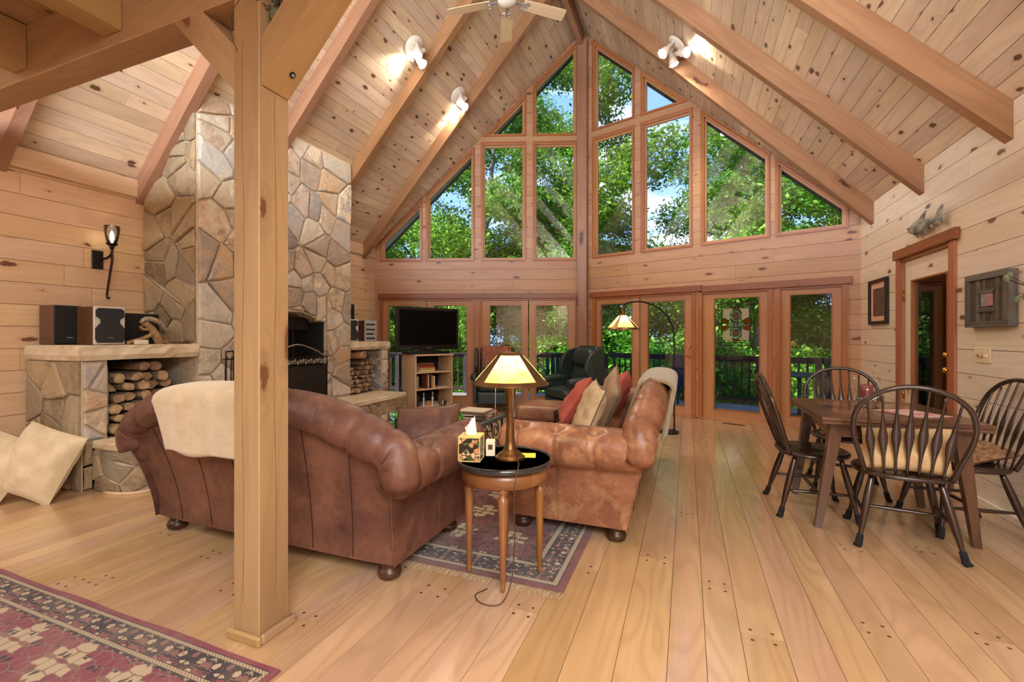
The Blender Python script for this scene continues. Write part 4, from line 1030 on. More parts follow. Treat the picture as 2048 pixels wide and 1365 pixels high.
def softbox(w, d, h, p=5.0, n=14, crown=.0, c=(0, 0, 0)):
    """upholstered cushion block centred on c"""
    m = MB(); 
    def f(a, b):
        th = 2*PI*a; ph_ = PI*(b-.5); ex = 2/p
        s = lambda x, e: math.copysign(abs(x)**e, x)
        x = s(math.cos(ph_), ex*.8)*s(math.cos(th), ex); y = s(math.cos(ph_), ex*.8)*s(math.sin(th), ex); z = s(math.sin(ph_), ex*1.6)
        return (c[0]+w/2*x, c[1]+d/2*y, c[2]+h/2*z+crown*max(0, z)*(1-x*x)*(1-y*y))
    return m.grid(f, n*4, n, closeu=True)
def sofa(label, loc, rz, hw, mat, hb=.86, ncush=2):
    R_ = thing('sofa', label, 'sofa', loc, rz); YB = -.40
    zt = lambda s: hb-.21*abs(s)**2.8
    def shell(a, b):
        s = 2*a-1; t = b
        if t < .55: q = t/.55; z = .10+(zt(s)-.10)*q; x = s*(hw+.075*q**2.2); y = YB-.15*q**1.6+.02*abs(s)**6
        elif t < .65: q = (t-.55)/.1; z = zt(s)+.02*math.sin(q*PI); x = s*(hw+.075); y = YB-.15+q*.16
        else: q = (t-.65)/.35; z = zt(s)-(zt(s)-.36)*q; x = s*(hw+.075-.10*q); y = YB+.01+.20*q
        return (x, y, z)
    m = MB().grid(shell, 36, 26)
    for a_ in (0, 1):
        q = [shell(a_, t_) for t_ in np.linspace(0, 1, 27)]; b_ = len(m.v); m.add(q+[((2*a_-1)*(hw-.03), YB+.21, .10)], [tuple(range(28)) if a_ else tuple(range(28))[::-1]])
    ob('backrest', m, mat, R_)
    m = MB()
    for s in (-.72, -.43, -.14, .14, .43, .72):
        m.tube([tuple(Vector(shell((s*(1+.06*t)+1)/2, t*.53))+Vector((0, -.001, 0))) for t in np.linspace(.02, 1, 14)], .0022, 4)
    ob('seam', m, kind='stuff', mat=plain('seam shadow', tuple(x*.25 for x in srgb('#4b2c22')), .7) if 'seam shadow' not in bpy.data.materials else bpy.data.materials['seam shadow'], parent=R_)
    pl = [-.93, -.80, -.62, -.34, 0, .34, .62, .80, .93]
    N = 120; path = []
    for i in range(N+1):
        s = -1+2*i/N; path.append((s*(hw+.065), YB-.125+.06*abs(s)**5, zt(s)+.045-.01*abs(s)**4))
    for sg_, seq in ((-1, path), (1, path)):
        ex = [(sg_*(hw+.085), YB-.085, zt(1)-.01), (sg_*(hw+.092), YB-.075, zt(1)-.06), (sg_*(hw+.085), YB-.065, zt(1)-.10)]
        path = (ex[::-1]+path) if sg_ < 0 else (path+ex)
    def rr(t):
        s = max(-1, min(1, (-1+2*t)*(N+6)/N)); k = 1-.10*sum(math.exp(-((s-q)/.011)**2) for q in pl); puff = 1+.05*math.cos(s*9); e = 1.0 if .03 < t < .97 else .92; return ((.098+.012*abs(s)**2)*k*puff*e, (.066+.035*abs(s)**3)*k*puff*e)
    m = MB().tube(path, rr, 18, up=(0, 0, 1)); ob('top_roll', m, mat, R_)
    # button dimples along the inner face of the back roll
    for sx_ in (-1, 1):
        ax = sx_*(hw+.035); btn = (-.22, .02, .25)
        def arm(a, b):
            y = -.50+.90*b; th = 2*PI*a          # th: 0 outward, pi/2 up
            e = 1.0
            if b < .05: e = math.sqrt(max(0.02, 1-((.05-b)/.05)**2))
            if b > .93: e = math.sqrt(max(0.004, 1-((b-.93)/.07)**2))
            r = .125*e
            for yb in btn:
                r *= 1-.42*math.exp(-((y-yb)**2)/.0016-((math.atan2(math.sin(th-1.2), math.cos(th-1.2)))**2)/.07)
                if -1.3 < math.atan2(math.sin(th-.2), math.cos(th-.2)) < 1.3: r *= 1-.10*math.exp(-((y-yb)**2)/.00009)
                r *= 1-.03*math.exp(-((y-yb)**2)/.008)*math.cos(16*math.atan2(math.sin(th-1.2), (y-yb)*8+1e-6))*math.exp(-((th-1.2)**2)/.5)*1.5
            r *= 1+.10*b
            return (ax+sx_*r*math.cos(th), y, .585+r*math.sin(th)*.98)
        m = MB().grid(lambda a, b: arm(a, b), 48, 72, closeu=True)
        if sx_ > 0: m.f = [q[::-1] for q in m.f]
        aobj = ob('armrest', m, mat, R_)
        m = MB(); [m.sphere((ax+sx_*.030, y, .585+.076), .011, 8, 6, (1, 1, .6)) for y in btn]; ob('button', m, mat, aobj)
        # outer side panel below the roll
        def side(a, b):
            y = YB-.10*b**1.4+(.76+.10*b**1.4)*a; z = .10+.43*b; return (sx_*(hw+.055*b**2), y, z)
        m = MB().grid(side, 10, 8); 
        if sx_ < 0: m.f = [q[::-1] for q in m.f]
        g2 = MB().grid(lambda a, b: (sx_*(hw-.17), YB+.15+.61*a, .10+.46*b), 8, 4); m.merge(g2)
        m.add([(sx_*(hw-.006), .36, .10), (sx_*(hw-.17), .36, .10), (sx_*(hw-.17), .36, .53), (sx_*(hw+.044), .36, .53)], [(0, 1, 2, 3)])
        pa = ob('side_panel', m, mat, R_)
        m = MB(); m.tube([tuple(Vector(side(.56+.04*t, t))+Vector((sx_*.001, 0, 0))) for t in np.linspace(0, 1, 10)], .0025, 4); m.tube([tuple(Vector(side(.0, t))+Vector((sx_*.001, 0, 0))) for t in np.linspace(0, 1, 10)], .004, 5); ob('seam', m, mat, pa, kind='stuff')
        m = MB().tube([(sx_*(hw+.035), -.435, .585), (sx_*(hw+.035), -.52, .585)], lambda t: (.112, .112) if t < .5 else (.095, .095), 20); 
    m = MB(); m.bb(-hw+.005, hw-.005, YB+.01, .36, .095, .31, .012); ob('frame', m, mat, R_)
    cw = (2*hw-.30)/ncush
    for i in range(ncush):
        m = softbox(cw-.01, .58, .17, 6, 12, .03, (-hw+.15+cw*(i+.5), .125, .385)); cc = ob('seat_cushion', m, mat, R_)
    for x in (-hw+.085, hw-.085):
        for y in (YB+.08, .29):
            m = MB().lathe([(.038, .0), (.055, .012), (.062, .034), (.055, .054), (.040, .062), (.046, .072), (.050, .10)], 18, (x, y, 0)); ob('foot', m, FOOTW, R_)
    return R_
s1 = sofa('brown leather loveseat with its back to the camera, cream fleece over it', (-2.27, 2.27, 0), 0, .915, LEA1)
s2 = sofa('tan leather tufted sofa facing the fireplace, behind the small round table', (-.725, 3.80, 0), PI/2, 1.07, LEA2, .86)
# throws over the sofa backs
def throw(name, label, catg, root, x0, x1, hb, zin, zout, mat, th, seed, hw):
    rg = random.Random(seed); zt = lambda x: hb-.21*abs(x/hw)**2.8
    def f(a, b):
        x = x0+(x1-x0)*a; zt_ = zt(x)+.045; yc = -.525
        L1, L2 = zt_-zin, zt_-zout
        if b < .3: q = b/.3; y = -.27-.137*q; z = zin+(zt_+.02-zin)*q
        elif b < .6: q = (b-.3)/.3; an = PI*q; y = yc+.118*math.cos(an); z = zt_+.02+.066*math.sin(an)**.8
        else: q = (b-.6)/.4; y = yc-.118+.065*q; z = zt_+.02-(zt_+.02-zout)*q
        wv = .008*math.sin(x*21+seed)*(1 if b > .6 else .4)
        return (x+.02*math.sin(b*7+seed)*(1-2*a)*.5+wv*.3, y-(wv if b > .5 else -wv), z+.012*math.sin(x*13+seed)*(1 if b in (0, 1) else 0))
    m = MB().grid(f, 26, 44); o = ob(name, m, mat, loc=root.location[:], rot=root.rotation_euler[:]); tagit(o, label, catg)
    s = o.modifiers.new('thick', 'SOLIDIFY'); s.thickness = th; s.offset = 0
    return o
throw('fleece_throw', 'cream fleece throw draped over the back of the brown loveseat', 'blanket', s1, -.52, .14, .86, .62, .60, FLEECE, .03, 2, .915)
OLV = plain('olive beige wool', srgb('#9d8f6e'), .95, c2=srgb('#8b7c5c'), ns=60, bump=.9, bs=180, sheen=.4)
throw('wool_throw', 'olive beige wool throw draped over the back of the tan sofa', 'blanket', s2, -.60, .10, .86, .50, .56, OLV, .022, 5, 1.07)
def pil(name, label, w, h, t, loc, rot, mat, seed, pipe=None, pinch=.10, wr=.012, catg='cushion'):
    m = pillow_mb(w, h, t, 20, pinch, seed, wr)
    r = thing(name, label, catg, loc, rot=rot); ob('cover', m, mat, r)
    if pipe: ob('piping', piping(w, h, pinch), pipe, r)
    return r
DAM = plain('beige damask', srgb('#c9b38e'), .8, c2=srgb('#a98f6a'), ns=11, bump=.3, bs=90)
RED = plain('coral red cotton', srgb('#b45a4a'), .9, c2=srgb('#a04a3c'), ns=7, bump=.4, bs=40)
TAUPE = plain('taupe cotton', srgb('#a18468'), .85, c2=srgb('#8f7358'), ns=8, bump=.3)
R = math.radians
pil('cushion', 'beige damask cushion with dark piping leaning in the near corner of the tan sofa', .50, .46, .15, (-.66, 3.22, .70), (R(68), R(4), R(-72)), DAM, 3, plain('dark piping', srgb('#5a4630'), .8))
pil('cushion', 'taupe cushion standing behind the beige damask cushion on the tan sofa', .42, .42, .13, (-.60, 3.75, .74), (R(72), R(30), R(-80)), TAUPE, 5, TAUPE)
pil('cushion', 'soft coral red cushion in the middle of the tan sofa', .58, .48, .22, (-.92, 4.02, .64), (R(58), R(-14), R(-80)), RED, 7, None, .06, .02)
pil('cushion', 'smaller coral red cushion at the far end of the tan sofa', .42, .40, .15, (-.62, 4.50, .70), (R(70), R(8), R(-90)), RED, 8, None, .06, .02)
pil('cushion', 'brown leather cushion at the right end of the loveseat', .46, .40, .14, (-1.58, 2.52, .62), (R(60), R(-6), R(10)), LEA1, 9, plain('dark leather piping', srgb('#3a2018'), .6))
CREAM = plain('cream plush cotton', srgb('#dccbaa'), .9, c2=srgb('#cbb893'), ns=9, bump=.7, bs=70, sheen=.4)
pil('floor_cushion', 'large cream floor cushion leaning on the left wood box, right one of two', .50, .52, .22, (-4.62, 1.90, .285), (R(70), R(15), R(16)), CREAM, 11, plain('cream flange', srgb('#cdb98f'), .9), .05, .022)
pil('floor_cushion', 'large cream floor cushion at the left edge of the picture, left one of two', .50, .50, .22, (-4.93, 1.74, .27), (R(62), R(20), R(24)), CREAM, 12, CREAM, .05, .022)
# ---- ottoman
ot = thing('ottoman', 'square tan leather ottoman between the coffee table and the tan sofa', 'ottoman', (-1.56, 5.05, .0095), R(2))
m = MB(); m.bb(-.27, .27, -.27, .27, .06, .30, .015); ob('base', m, LEA2, ot); m = softbox(.58, .58, .17, 7, 12, .03, (0, 0, .375)); cu = ob('cushion_top', m, LEA2, ot)
m = MB(); m.tube([(x*.285, y*.285, .315) for x, y in ((-1, -1), (0, -1.01), (1, -1), (1.01, 0), (1, 1), (0, 1.01), (-1, 1), (-1.01, 0))], .006, 6, closed=True); ob('piping', m, LEA1, cu)
for x in (-.22, .22):
    for y in (-.22, .22): m = MB().lathe([(.025, 0), (.035, .02), (.03, .06)], 14, (x, y, 0)); ob('foot', m, FOOTW, ot)
# ---- wing chairs
def wing_chair(label, loc, rz, headpad=False, tilt=0.0):
    r = thing('wing_chair', label, 'armchair', loc, rz)
    # local: front = -y, back = +y
    m = MB(); m.bb(-.29, .29, -.30, .26, .12, .34, .02); ob('frame', m, LEAG, r)
    m = softbox(.56, .58, .15, 6, 10, .03, (0, -.04, .415)); ob('seat_cushion', m, LEAG, r)
    m = softbox(.56, .05, .20, 6, 8, 0, (0, -.315, .235)); ob('front_panel', m, LEAG, r)
    def back(a, b):
        s = 2*a-1; t = 2*PI*b; z0 = .74+.33*(1 if math.sin(t) > 0 else 1)
        return None
    m = softbox(.54, .16, .74, 7, 12, 0, (0, 0, 0)); M = Matrix.Translation((0, .27, .75)) @ Matrix.Rotation(R(-10), 4, 'X'); mm = MB().merge(m, M); ob('backrest', mm, LEAG, r)
    m = softbox(.46, .14, .30, 4, 10, .0, (0, 0, 0)); mm = MB().merge(m, Matrix.Translation((0, .175, .62)) @ Matrix.Rotation(R(-12), 4, 'X')); ob('lumbar_cushion', mm, LEAG, r)
    if headpad: m = softbox(.50, .17, .28, 3.4, 10, .0, (0, 0, 0)); mm = MB().merge(m, Matrix.Translation((0, .22, .94)) @ Matrix.Rotation(R(-14), 4, 'X')); ob('head_cushion', mm, LEAG, r)
    for sx_ in (-1, 1):
        # wing: a curved slab seen from the front and side
        prof = cat([(.33, .46), (.18, .50), (.05, .62), (-.02, .74), (.0, .86), (.06, .98), (.16, 1.05), (.33, 1.08)], 4)
        P = [(sx_*.33, p[0] if True else 0, p[1]) for p in [(q.x, q.y) for q in [Vector((a, b, 0)) for a, b in [(v.x, v.y) for v in [Vector((w_[0], w_[1], 0)) for w_ in [(x_.x, x_.y) for x_ in cat([(a_, b_, 0) for a_, b_ in [(.33, .46), (.18, .50), (.05, .62), (-.02, .74), (.0, .86), (.06, .98), (.16, 1.05), (.33, 1.08)]], 4)]]]]]]
        mm = MB(); mm.prism(P, (-.032, 0, 0), (.032, 0, 0)); o = ob('wing', mm, LEAG, r); 
        bv = o.modifiers.new('b', 'BEVEL'); bv.width = .018; bv.segments = 2
        mm = MB(); mm.tube([(sx_*.335, .24, .60), (sx_*.34, 0, .615), (sx_*.345, -.22, .605), (sx_*.35, -.30, .59)], lambda t: (.055, .06), 12); mm.bb(sx_*.335-.035, sx_*.335+.035, -.27, .28, .14, .58, .015); ob('armrest', mm, LEAG, r)
        mm = MB(); mm.lathe([(.0, 0), (.055, .0), (.062, .012), (.03, .02), (0, .022)], 14); o = ob('scroll', mm, LEAG, r); o.location = (sx_*.35, -.30, .59); o.rotation_euler = (PI/2, 0, 0)
        for y in (-.27, .25): mm = MB(); mm.tube([(sx_*.30, y, .14), (sx_*.305, y*1.03, .06), (sx_*.31, y*1.08, 0)], lambda t: (.026-.008*t, .026-.008*t), 10); ob('leg', mm, FOOTW, r)
    m = MB(); [m.sphere((sx_*.35, -.335, .16+.045*i), .006, 6, 4) for sx_ in (-1, 1) for i in range(9)]; ob('nail_trim', m, BRASS, r, kind='stuff')
    return r
wc1 = wing_chair('green leather wing chair with a fringed rose throw, left of the glowing table lamp', (-3.08, 7.06, 0), R(22))
wc2 = wing_chair('dark green leather wing chair with head cushion, turned towards the television', (-1.60, 6.62, 0), R(-42), True)
wc1.scale = (.92, .84, .98); wc2.scale = (1.0, .98, 1.0)
ROSE = plain('dusty rose weave', srgb('#a8705c'), .95, c2=srgb('#7c4a3c'), ns=16, bump=.6, bs=80)
def rt_(a, b):
    x = -.22+.50*a; 
    if b < .75: q = b/.75; y = .135+.09*q; z = .56+.50*q
    else: q = (b-.75)/.25; y = .225+.16*q; z = 1.06+.06*math.sin(q*PI)-.0*q
    return (x, y-.02+.006*math.sin(x*40+b*9), z)
r = thing('rose_throw', 'fringed dusty rose throw hung over the back of the left wing chair', 'blanket', wc1.location[:], R(22)); r.scale = wc1.scale
o = ob('cloth', MB().grid(rt_, 20, 20), ROSE, r); s = o.modifiers.new('t', 'SOLIDIFY'); s.thickness = .01
m = MB(); [m.tube([(x_, .11, .57), (x_+random.uniform(-.01, .01), .10, .50)], .0016, 4) for x_ in np.linspace(-.22, .28, 34)]; [m.tube([(-.222, .12+.09*q, .56+.5*q), (-.25, .11+.09*q, .54+.5*q)], .0016, 4) for q in np.linspace(0, 1, 30)]; ob('fringe', m, ROSE, r, kind='stuff')
# ---- windsor dining chairs
def windsor():
    r = thing('dining_chair', '', 'chair', (0, 0, 0)); S = .445          # faces +y, back at -y
    def seat(a, b):
        th = 2*PI*a; w_ = .240-.018*math.sin(th); d_ = .222
        x = w_*math.copysign(abs(math.cos(th))**.8, math.cos(th)); y = d_*math.copysign(abs(math.sin(th))**.85, math.sin(th)); 
        if b < .12: q = b/.12; return (x*(.9+.1*q), y*(.9+.1*q), S-.035+.006*q)
        if b < .3: q = (b-.12)/.18; k = 1+.012*math.sin(q*PI); return (x*k, y*k, S-.029+.024*q)
        q = (b-.3)/.7; k = 1-q; dip = .018*math.exp(-((abs(x*k)-.09)/.08)**2-((y*k+.03)/.14)**2)*min(1, q*3); return (x*k, y*k, S-.005+.005*min(1, q*6)-dip)
    m = MB().grid(seat, 44, 18, closeu=True); m.f = [q for q in m.f]; ob('seat', m, DARKW, r, grain=(1, 0, 0))
    LEAN = .31; by = lambda z: -.185-LEAN*(z-S)
    half = [(.195, 0), (.222, .10), (.256, .22), (.264, .32), (.238, .415), (.168, .487), (.08, .525), (0, .535)]
    pts = [(-x, z) for x, z in half]+[(x, z) for x, z in half[::-1][1:]]
    P = cat([(x, by(S+z)+.02*(1-min(1, abs(x)/.3)), S+z-.01) for x, z in pts], 6)
    ob('bow', MB().tube(P, .0145, 8), DARKW, r, grain=(0, 0, 1))
    sp = MB()
    def spindle(i):
        xb = i*.052; xt = i*.067; zt_ = S+.528-.02*abs(i)**1.75*.9; 
        if abs(i) == 3: zt_ = S+.435
        N_ = 18; Pt = []; 
        for k in range(N_+1):
            t = k/N_; z = S-.01+(zt_-S+.01)*t; Pt.append((xb+(xt-xb)*t, by(z)+.012*math.sin(t*PI)+.02*(1-min(1, abs(xb+(xt-xb)*t)/.3))*t, z))
        def rr(t):
            w_ = .0065+.0165*math.exp(-((t-.46)/.17)**2); return (w_, .0055)
        return MB().tube(Pt, rr, 8, up=(0, 1, 0))
    for i in range(-3, 4): ob('spindle', spindle(i), DARKW, r, grain=(0, 0, 1))
    ends = {}
    for sx_ in (-1, 1):
        for sy in (-1, 1):
            a = Vector((sx_*.155, sy*.135, S-.03)); b = Vector((sx_*.235, sy*(.245 if sy < 0 else .215), .012)); ends[(sx_, sy)] = (a, b)
            l = MB().tube([a+(b-a)*t for t in np.linspace(0, 1, 12)], lambda t: (.012+.009*math.sin(min(1, t*1.25)*PI)**.8+.001,)*2, 10); lg = ob('leg', l, DARKW, r, grain=(0, 0, 1))
            l = MB().tube([a+(b-a)*t for t in (.86, .93, .985)]+[b+Vector((sx_*.01, sy*.012, -.010))], lambda t: (.0175+.003*t, .0175+.003*t), 10); ob('felt_sock', l, plain('black felt', (.01, .01, .011), .95) if 'black felt' not in bpy.data.materials else bpy.data.materials['black felt'], lg)
    mid = {}
    for sx_ in (-1, 1):
        p = ends[(sx_, 1)][0].lerp(ends[(sx_, 1)][1], .58); q = ends[(sx_, -1)][0].lerp(ends[(sx_, -1)][1], .58)
        ob('stretcher', MB().tube([p.lerp(q, t) for t in np.linspace(0, 1, 9)], lambda t: (.007+.006*math.sin(t*PI),)*2, 8), DARKW, r); mid[sx_] = p.lerp(q, .5)
    ob('stretcher', MB().tube([mid[-1].lerp(mid[1], t) for t in np.linspace(0, 1, 9)], lambda t: (.007+.006*math.sin(t*PI),)*2, 8), DARKW, r)
    return r
c1 = windsor(); G = 'dark windsor chairs around the dining table'
def pc(o, x, y, rz, lab): o.location = (x, y, 0); o.rotation_euler = (0, 0, rz); o['label'] = lab; o['group'] = G; return o
pc(c1, 1.225, 3.46, R(-9), 'dark windsor chair seen from behind, cream cushion on its seat')
pc(dup(c1, (0, 0, 0)), .84, 3.83, R(-88), 'dark windsor chair with bare glossy seat at the left side of the table')
pc(dup(c1, (0, 0, 0)), 1.655, 3.82, R(96), 'dark windsor chair between the table and the right wall')
pc(dup(c1, (0, 0, 0)), 1.22, 4.46, R(172), 'dark windsor chair on the far side of the table by the glass doors')
pil('cushion', 'cream striped cushion on the nearest windsor chair', .42, .27, .12, (1.205, 3.335, .585), (R(84), 0, R(-9)), plain('cream stripe cotton', srgb('#d9bb8c'), .85, c2=srgb('#c9a878'), ns=5, bump=.3), 14, None, .05, .010)
pil('cushion', 'brown patterned fringed cushion on the windsor chair by the right wall', .40, .38, .10, (1.70, 3.87, .50), (R(8), R(-10), R(20)), plain('brown tapestry', srgb('#6e4630'), .9, c2=srgb('#b08a5c'), ns=30, bump=.5), 15, None, .10, .02)
pil('cushion', 'tan cushion with a dark emblem on the far windsor chair', .38, .34, .09, (1.22, 4.42, .49), (R(6), 0, R(170)), plain('tan canvas', srgb('#c8a67a'), .9), 16, None, .07, .01)
# ================================================================ TABLES, LAMPS, RUGS
def rugmat(name, L, Wd, field, navy, cream, rose, scale=7.0, bw=.30):
    """L x Wd metres, object coordinates centred"""
    m, t, b = newmat(name); P = nd(t, 'ShaderNodeTexCoord').outputs['Object']; s = nd(t, 'ShaderNodeSeparateXYZ', {0: P})
    ax = mth(t, 'ABSOLUTE', s.outputs[0]); ay = mth(t, 'ABSOLUTE', s.outputs[1])
    ex = mth(t, 'SUBTRACT', L/2, ax); ey = mth(t, 'SUBTRACT', Wd/2, ay); e = mth(t, 'MINIMUM', ex, ey)
    def motif(sc, per, seed, thr=.5):
        # mirrored repeat so that motifs read as stylised flowers
        fx = mth(t, 'PINGPONG', mth(t, 'ADD', s.outputs[0], seed), per/2); fy = mth(t, 'PINGPONG', mth(t, 'ADD', s.outputs[1], seed*.7), per/2)
        v = nd(t, 'ShaderNodeCombineXYZ', {0: fx, 1: fy, 2: seed}).outputs[0]
        return nd(t, 'ShaderNodeTexVoronoi', {'Vector': v, 'Scale': sc, 'Randomness': .9}), v
    v1, c1_ = motif(34, .19, 1.3); v2, c2_ = motif(58, .11, 4.1); v3, c3_ = motif(22, .34, 7.7)
    sel = nd(t, 'ShaderNodeSeparateColor', {0: v1.outputs['Color']}); sel2 = nd(t, 'ShaderNodeSeparateColor', {0: v2.outputs['Color']}); sel3 = nd(t, 'ShaderNodeSeparateColor', {0: v3.outputs['Color']})
    step = lambda x, a: mth(t, 'GREATER_THAN', x, a)
    edge1 = mth(t, 'LESS_THAN', nd(t, 'ShaderNodeTexVoronoi', {'Vector': c1_, 'Scale': 34, 'Randomness': .9}, feature='DISTANCE_TO_EDGE').outputs[0], .07)
    edge3 = mth(t, 'LESS_THAN', nd(t, 'ShaderNodeTexVoronoi', {'Vector': c3_, 'Scale': 22, 'Randomness': .9}, feature='DISTANCE_TO_EDGE').outputs[0], .05)
    # field
    col = mix(t, step(sel3.outputs[0], .90), field, rose); col = mix(t, step(sel3.outputs[1], .90), col, cream); col = mix(t, step(sel.outputs[2], .88), col, navy)
    col = mix(t, edge3, col, tuple(x*.30+y*.35 for x, y in zip(cream, field)) if bw < .2 else navy)
    # main border
    bcol = mix(t, step(sel.outputs[0], .50), navy, cream); bcol = mix(t, step(sel.outputs[1], .72), bcol, rose); bcol = mix(t, step(sel2.outputs[0], .82), bcol, field); bcol = mix(t, edge1, bcol, navy)
    inb = mth(t, 'LESS_THAN', e, bw); col = mix(t, inb, col, bcol)
    def band(a, bb_, c, wig=0.0):
        nonlocal col
        k = mth(t, 'MULTIPLY', mth(t, 'GREATER_THAN', e, a), mth(t, 'LESS_THAN', e, bb_)); col = mix(t, k, col, c)
    stripe = mix(t, step(mth(t, 'FRACT', mth(t, 'MULTIPLY', mth(t, 'ADD', s.outputs[0], s.outputs[1]), 60.0)), .5), cream, tuple(x*.55 for x in cream))
    q = .6 if bw < .2 else 1.0; band(bw-.05*q, bw-.022*q, stripe); band(bw-.056*q, bw-.05*q, navy); band(bw-.022*q, bw-.017*q, navy)
    band(.045*q, .07*q, stripe); band(.038*q, .045*q, navy); band(.07*q, .076*q, navy); band(-.1, .038*q, field)
    w_ = noise(t, P, 900, 2, .6); col = mix(t, mth(t, 'MULTIPLY', w_, .35), col, (.02, .015, .012))
    col = mix(t, mth(t, 'MULTIPLY', ramp(t, noise(t, P, 6, 3), .4, .7), .15), col, cream)
    setin(t, b, 'Base Color', col); b.inputs['Roughness'].default_value = .95; b.inputs['Specular IOR Level'].default_value = .1; b.inputs['Sheen Weight'].default_value = .2
    bumpn(t, b, w_, .5, .003); return m
def rug(label, loc, rz, L, Wd, mat, fr_ends=('x',), h=.008, fr=.055):
    r = thing('rug', label, 'rug', loc, rz); m = MB(); n = 24
    m.grid(lambda a, b: ((a-.5)*L, (b-.5)*Wd+.004*math.sin(a*25), h+.0012*math.sin(a*31)*math.sin(b*23)), n, n, smooth=True)
    m.prism([(-L/2, -Wd/2, 0), (L/2, -Wd/2, 0), (L/2, Wd/2, 0), (-L/2, Wd/2, 0)], (0, 0, 0.0005), (0, 0, h-.002)); ob('pile', m, mat, r)
    if fr_ends:
        m = MB(); FR_ = plain('rug fringe', srgb('#cdbb96'), .95) if 'rug fringe' not in bpy.data.materials else bpy.data.materials['rug fringe']
        for sgn in fr_ends:
            k = int(Wd/.0075) if sgn[0] == 'x' else int(L/.0075)
            for i in range(k):
                q = -.5+(i+.5)/k; j = random.uniform(-.008, .008); j2 = random.uniform(-.012, .012); l = fr*random.uniform(.7, 1.1)
                if sgn == 'x-': P = [(-L/2, q*Wd, .004), (-L/2-l*.5, q*Wd+j, .005), (-L/2-l, q*Wd+j2, .002)]
                elif sgn == 'x+': P = [(L/2, q*Wd, .004), (L/2+l*.5, q*Wd+j, .005), (L/2+l, q*Wd+j2, .002)]
                elif sgn == 'y-': P = [(q*L, -Wd/2, .004), (q*L+j, -Wd/2-l*.5, .005), (q*L+j2, -Wd/2-l, .002)]
                m.tube(P, .0016, 3, cap=False)
        ob('fringe', m, FR_, r, kind='stuff')
    return r
RUGA = rugmat('red persian wool', 2.9, 2.0, srgb('#8a2a3e'), srgb('#2c1a20'), srgb('#c9b08c'), srgb('#8c5a50'), bw=.165)
RUGB = rugmat('navy persian wool', 2.84, 2.85, srgb('#7d3f40'), srgb('#20232c'), srgb('#cdb999'), srgb('#b07a70'), bw=.24)
rug('deep red oriental rug with dark flowered border in the lower left corner', (-2.86, .25, .001), 0, 2.9, 2.0, RUGA, ())
rug('navy and rose oriental rug with cream fringe under the seating group', (-1.98, 3.55, .001), 0, 2.84, 2.85, RUGB, ('y-',))
# ---- round side table
TZ = .602
stb = thing('side_table', 'small round wooden side table with black top holding the lamp', 'table', (-.895, 2.19, .0095))
m = MB().lathe([(.228, TZ-.022), (.245, TZ-.022), (.251, TZ-.010), (.250, TZ+.008), (.243, TZ+.008), (.240, TZ)], 48); m.lathe([(0.0, TZ), (.241, TZ)], 48, cap=False); ob('tabletop', m, plain('black glass top', (.02, .022, .024), .12, coat=.5), stb)
WAL = wood('side table fruitwood', srgb('#a06c3e'), srgb('#7e502a'), knot=0, rough=.35, ring=.25, var=.02, coat=.2)
m = MB().lathe([(.212, TZ-.10), (.222, TZ-.095), (.222, TZ-.022), (.10, TZ-.022)], 48); m.lathe([(.0, TZ-.098), (.212, TZ-.10)], 48, cap=False); ob('apron', m, WAL, stb)
for k in range(4):
    a = R(-58+90*k+ -12); x, y = .185*math.cos(a), .185*math.sin(a); l = thing('leg', None, None) if False else None
    m = MB().lathe([(.004, 0), (.010, .004), (.012, .03), (.0095, .045), (.013, .05), (.024, .42), (.026, .455), (.016, .462), (.014, .475), (.026, .488), (.026, TZ-.098)], 14, (0, 0, 0)); ob('leg', m, WAL, stb, loc=(x, y, 0))
# table lamp
lmp = thing('table_lamp', 'bronze table lamp with glowing mica shade on the round side table', 'lamp', (-.862, 2.19, TZ+.011))
m = MB().lathe([(.077, 0), (.078, .012), (.070, .018), (.064, .020), (.060, .030), (.042, .040), (.030, .060), (.024, .10), (.021, .16), (.019, .24), (.021, .30), (.027, .335), (.030, .36), (.026, .385), (.016, .395)], 32); ob('base', m, BRONZE, lmp)
MICA = bpy.data.materials.new('mica shade'); MICA.use_nodes = True; t = MICA.node_tree; t.nodes.clear(); P_ = nd(t, 'ShaderNodeTexCoord').outputs['Object']
mc = mix(t, ramp(t, noise(t, P_, 25, 4, .7), .3, .7), srgb('#f2c552'), srgb('#f8df9a')); trn = nd(t, 'ShaderNodeBsdfTranslucent', {0: mc}); em = nd(t, 'ShaderNodeEmission', {0: mc, 1: .30}); df = nd(t, 'ShaderNodeBsdfDiffuse', {0: mc})
a1 = nd(t, 'ShaderNodeMixShader', {0: .45, 1: trn.outputs[0], 2: df.outputs[0]}); a2 = nd(t, 'ShaderNodeAddShader', {0: a1.outputs[0], 1: em.outputs[0]}); t.links.new(a2.outputs[0], nd(t, 'ShaderNodeOutputMaterial').inputs[0])
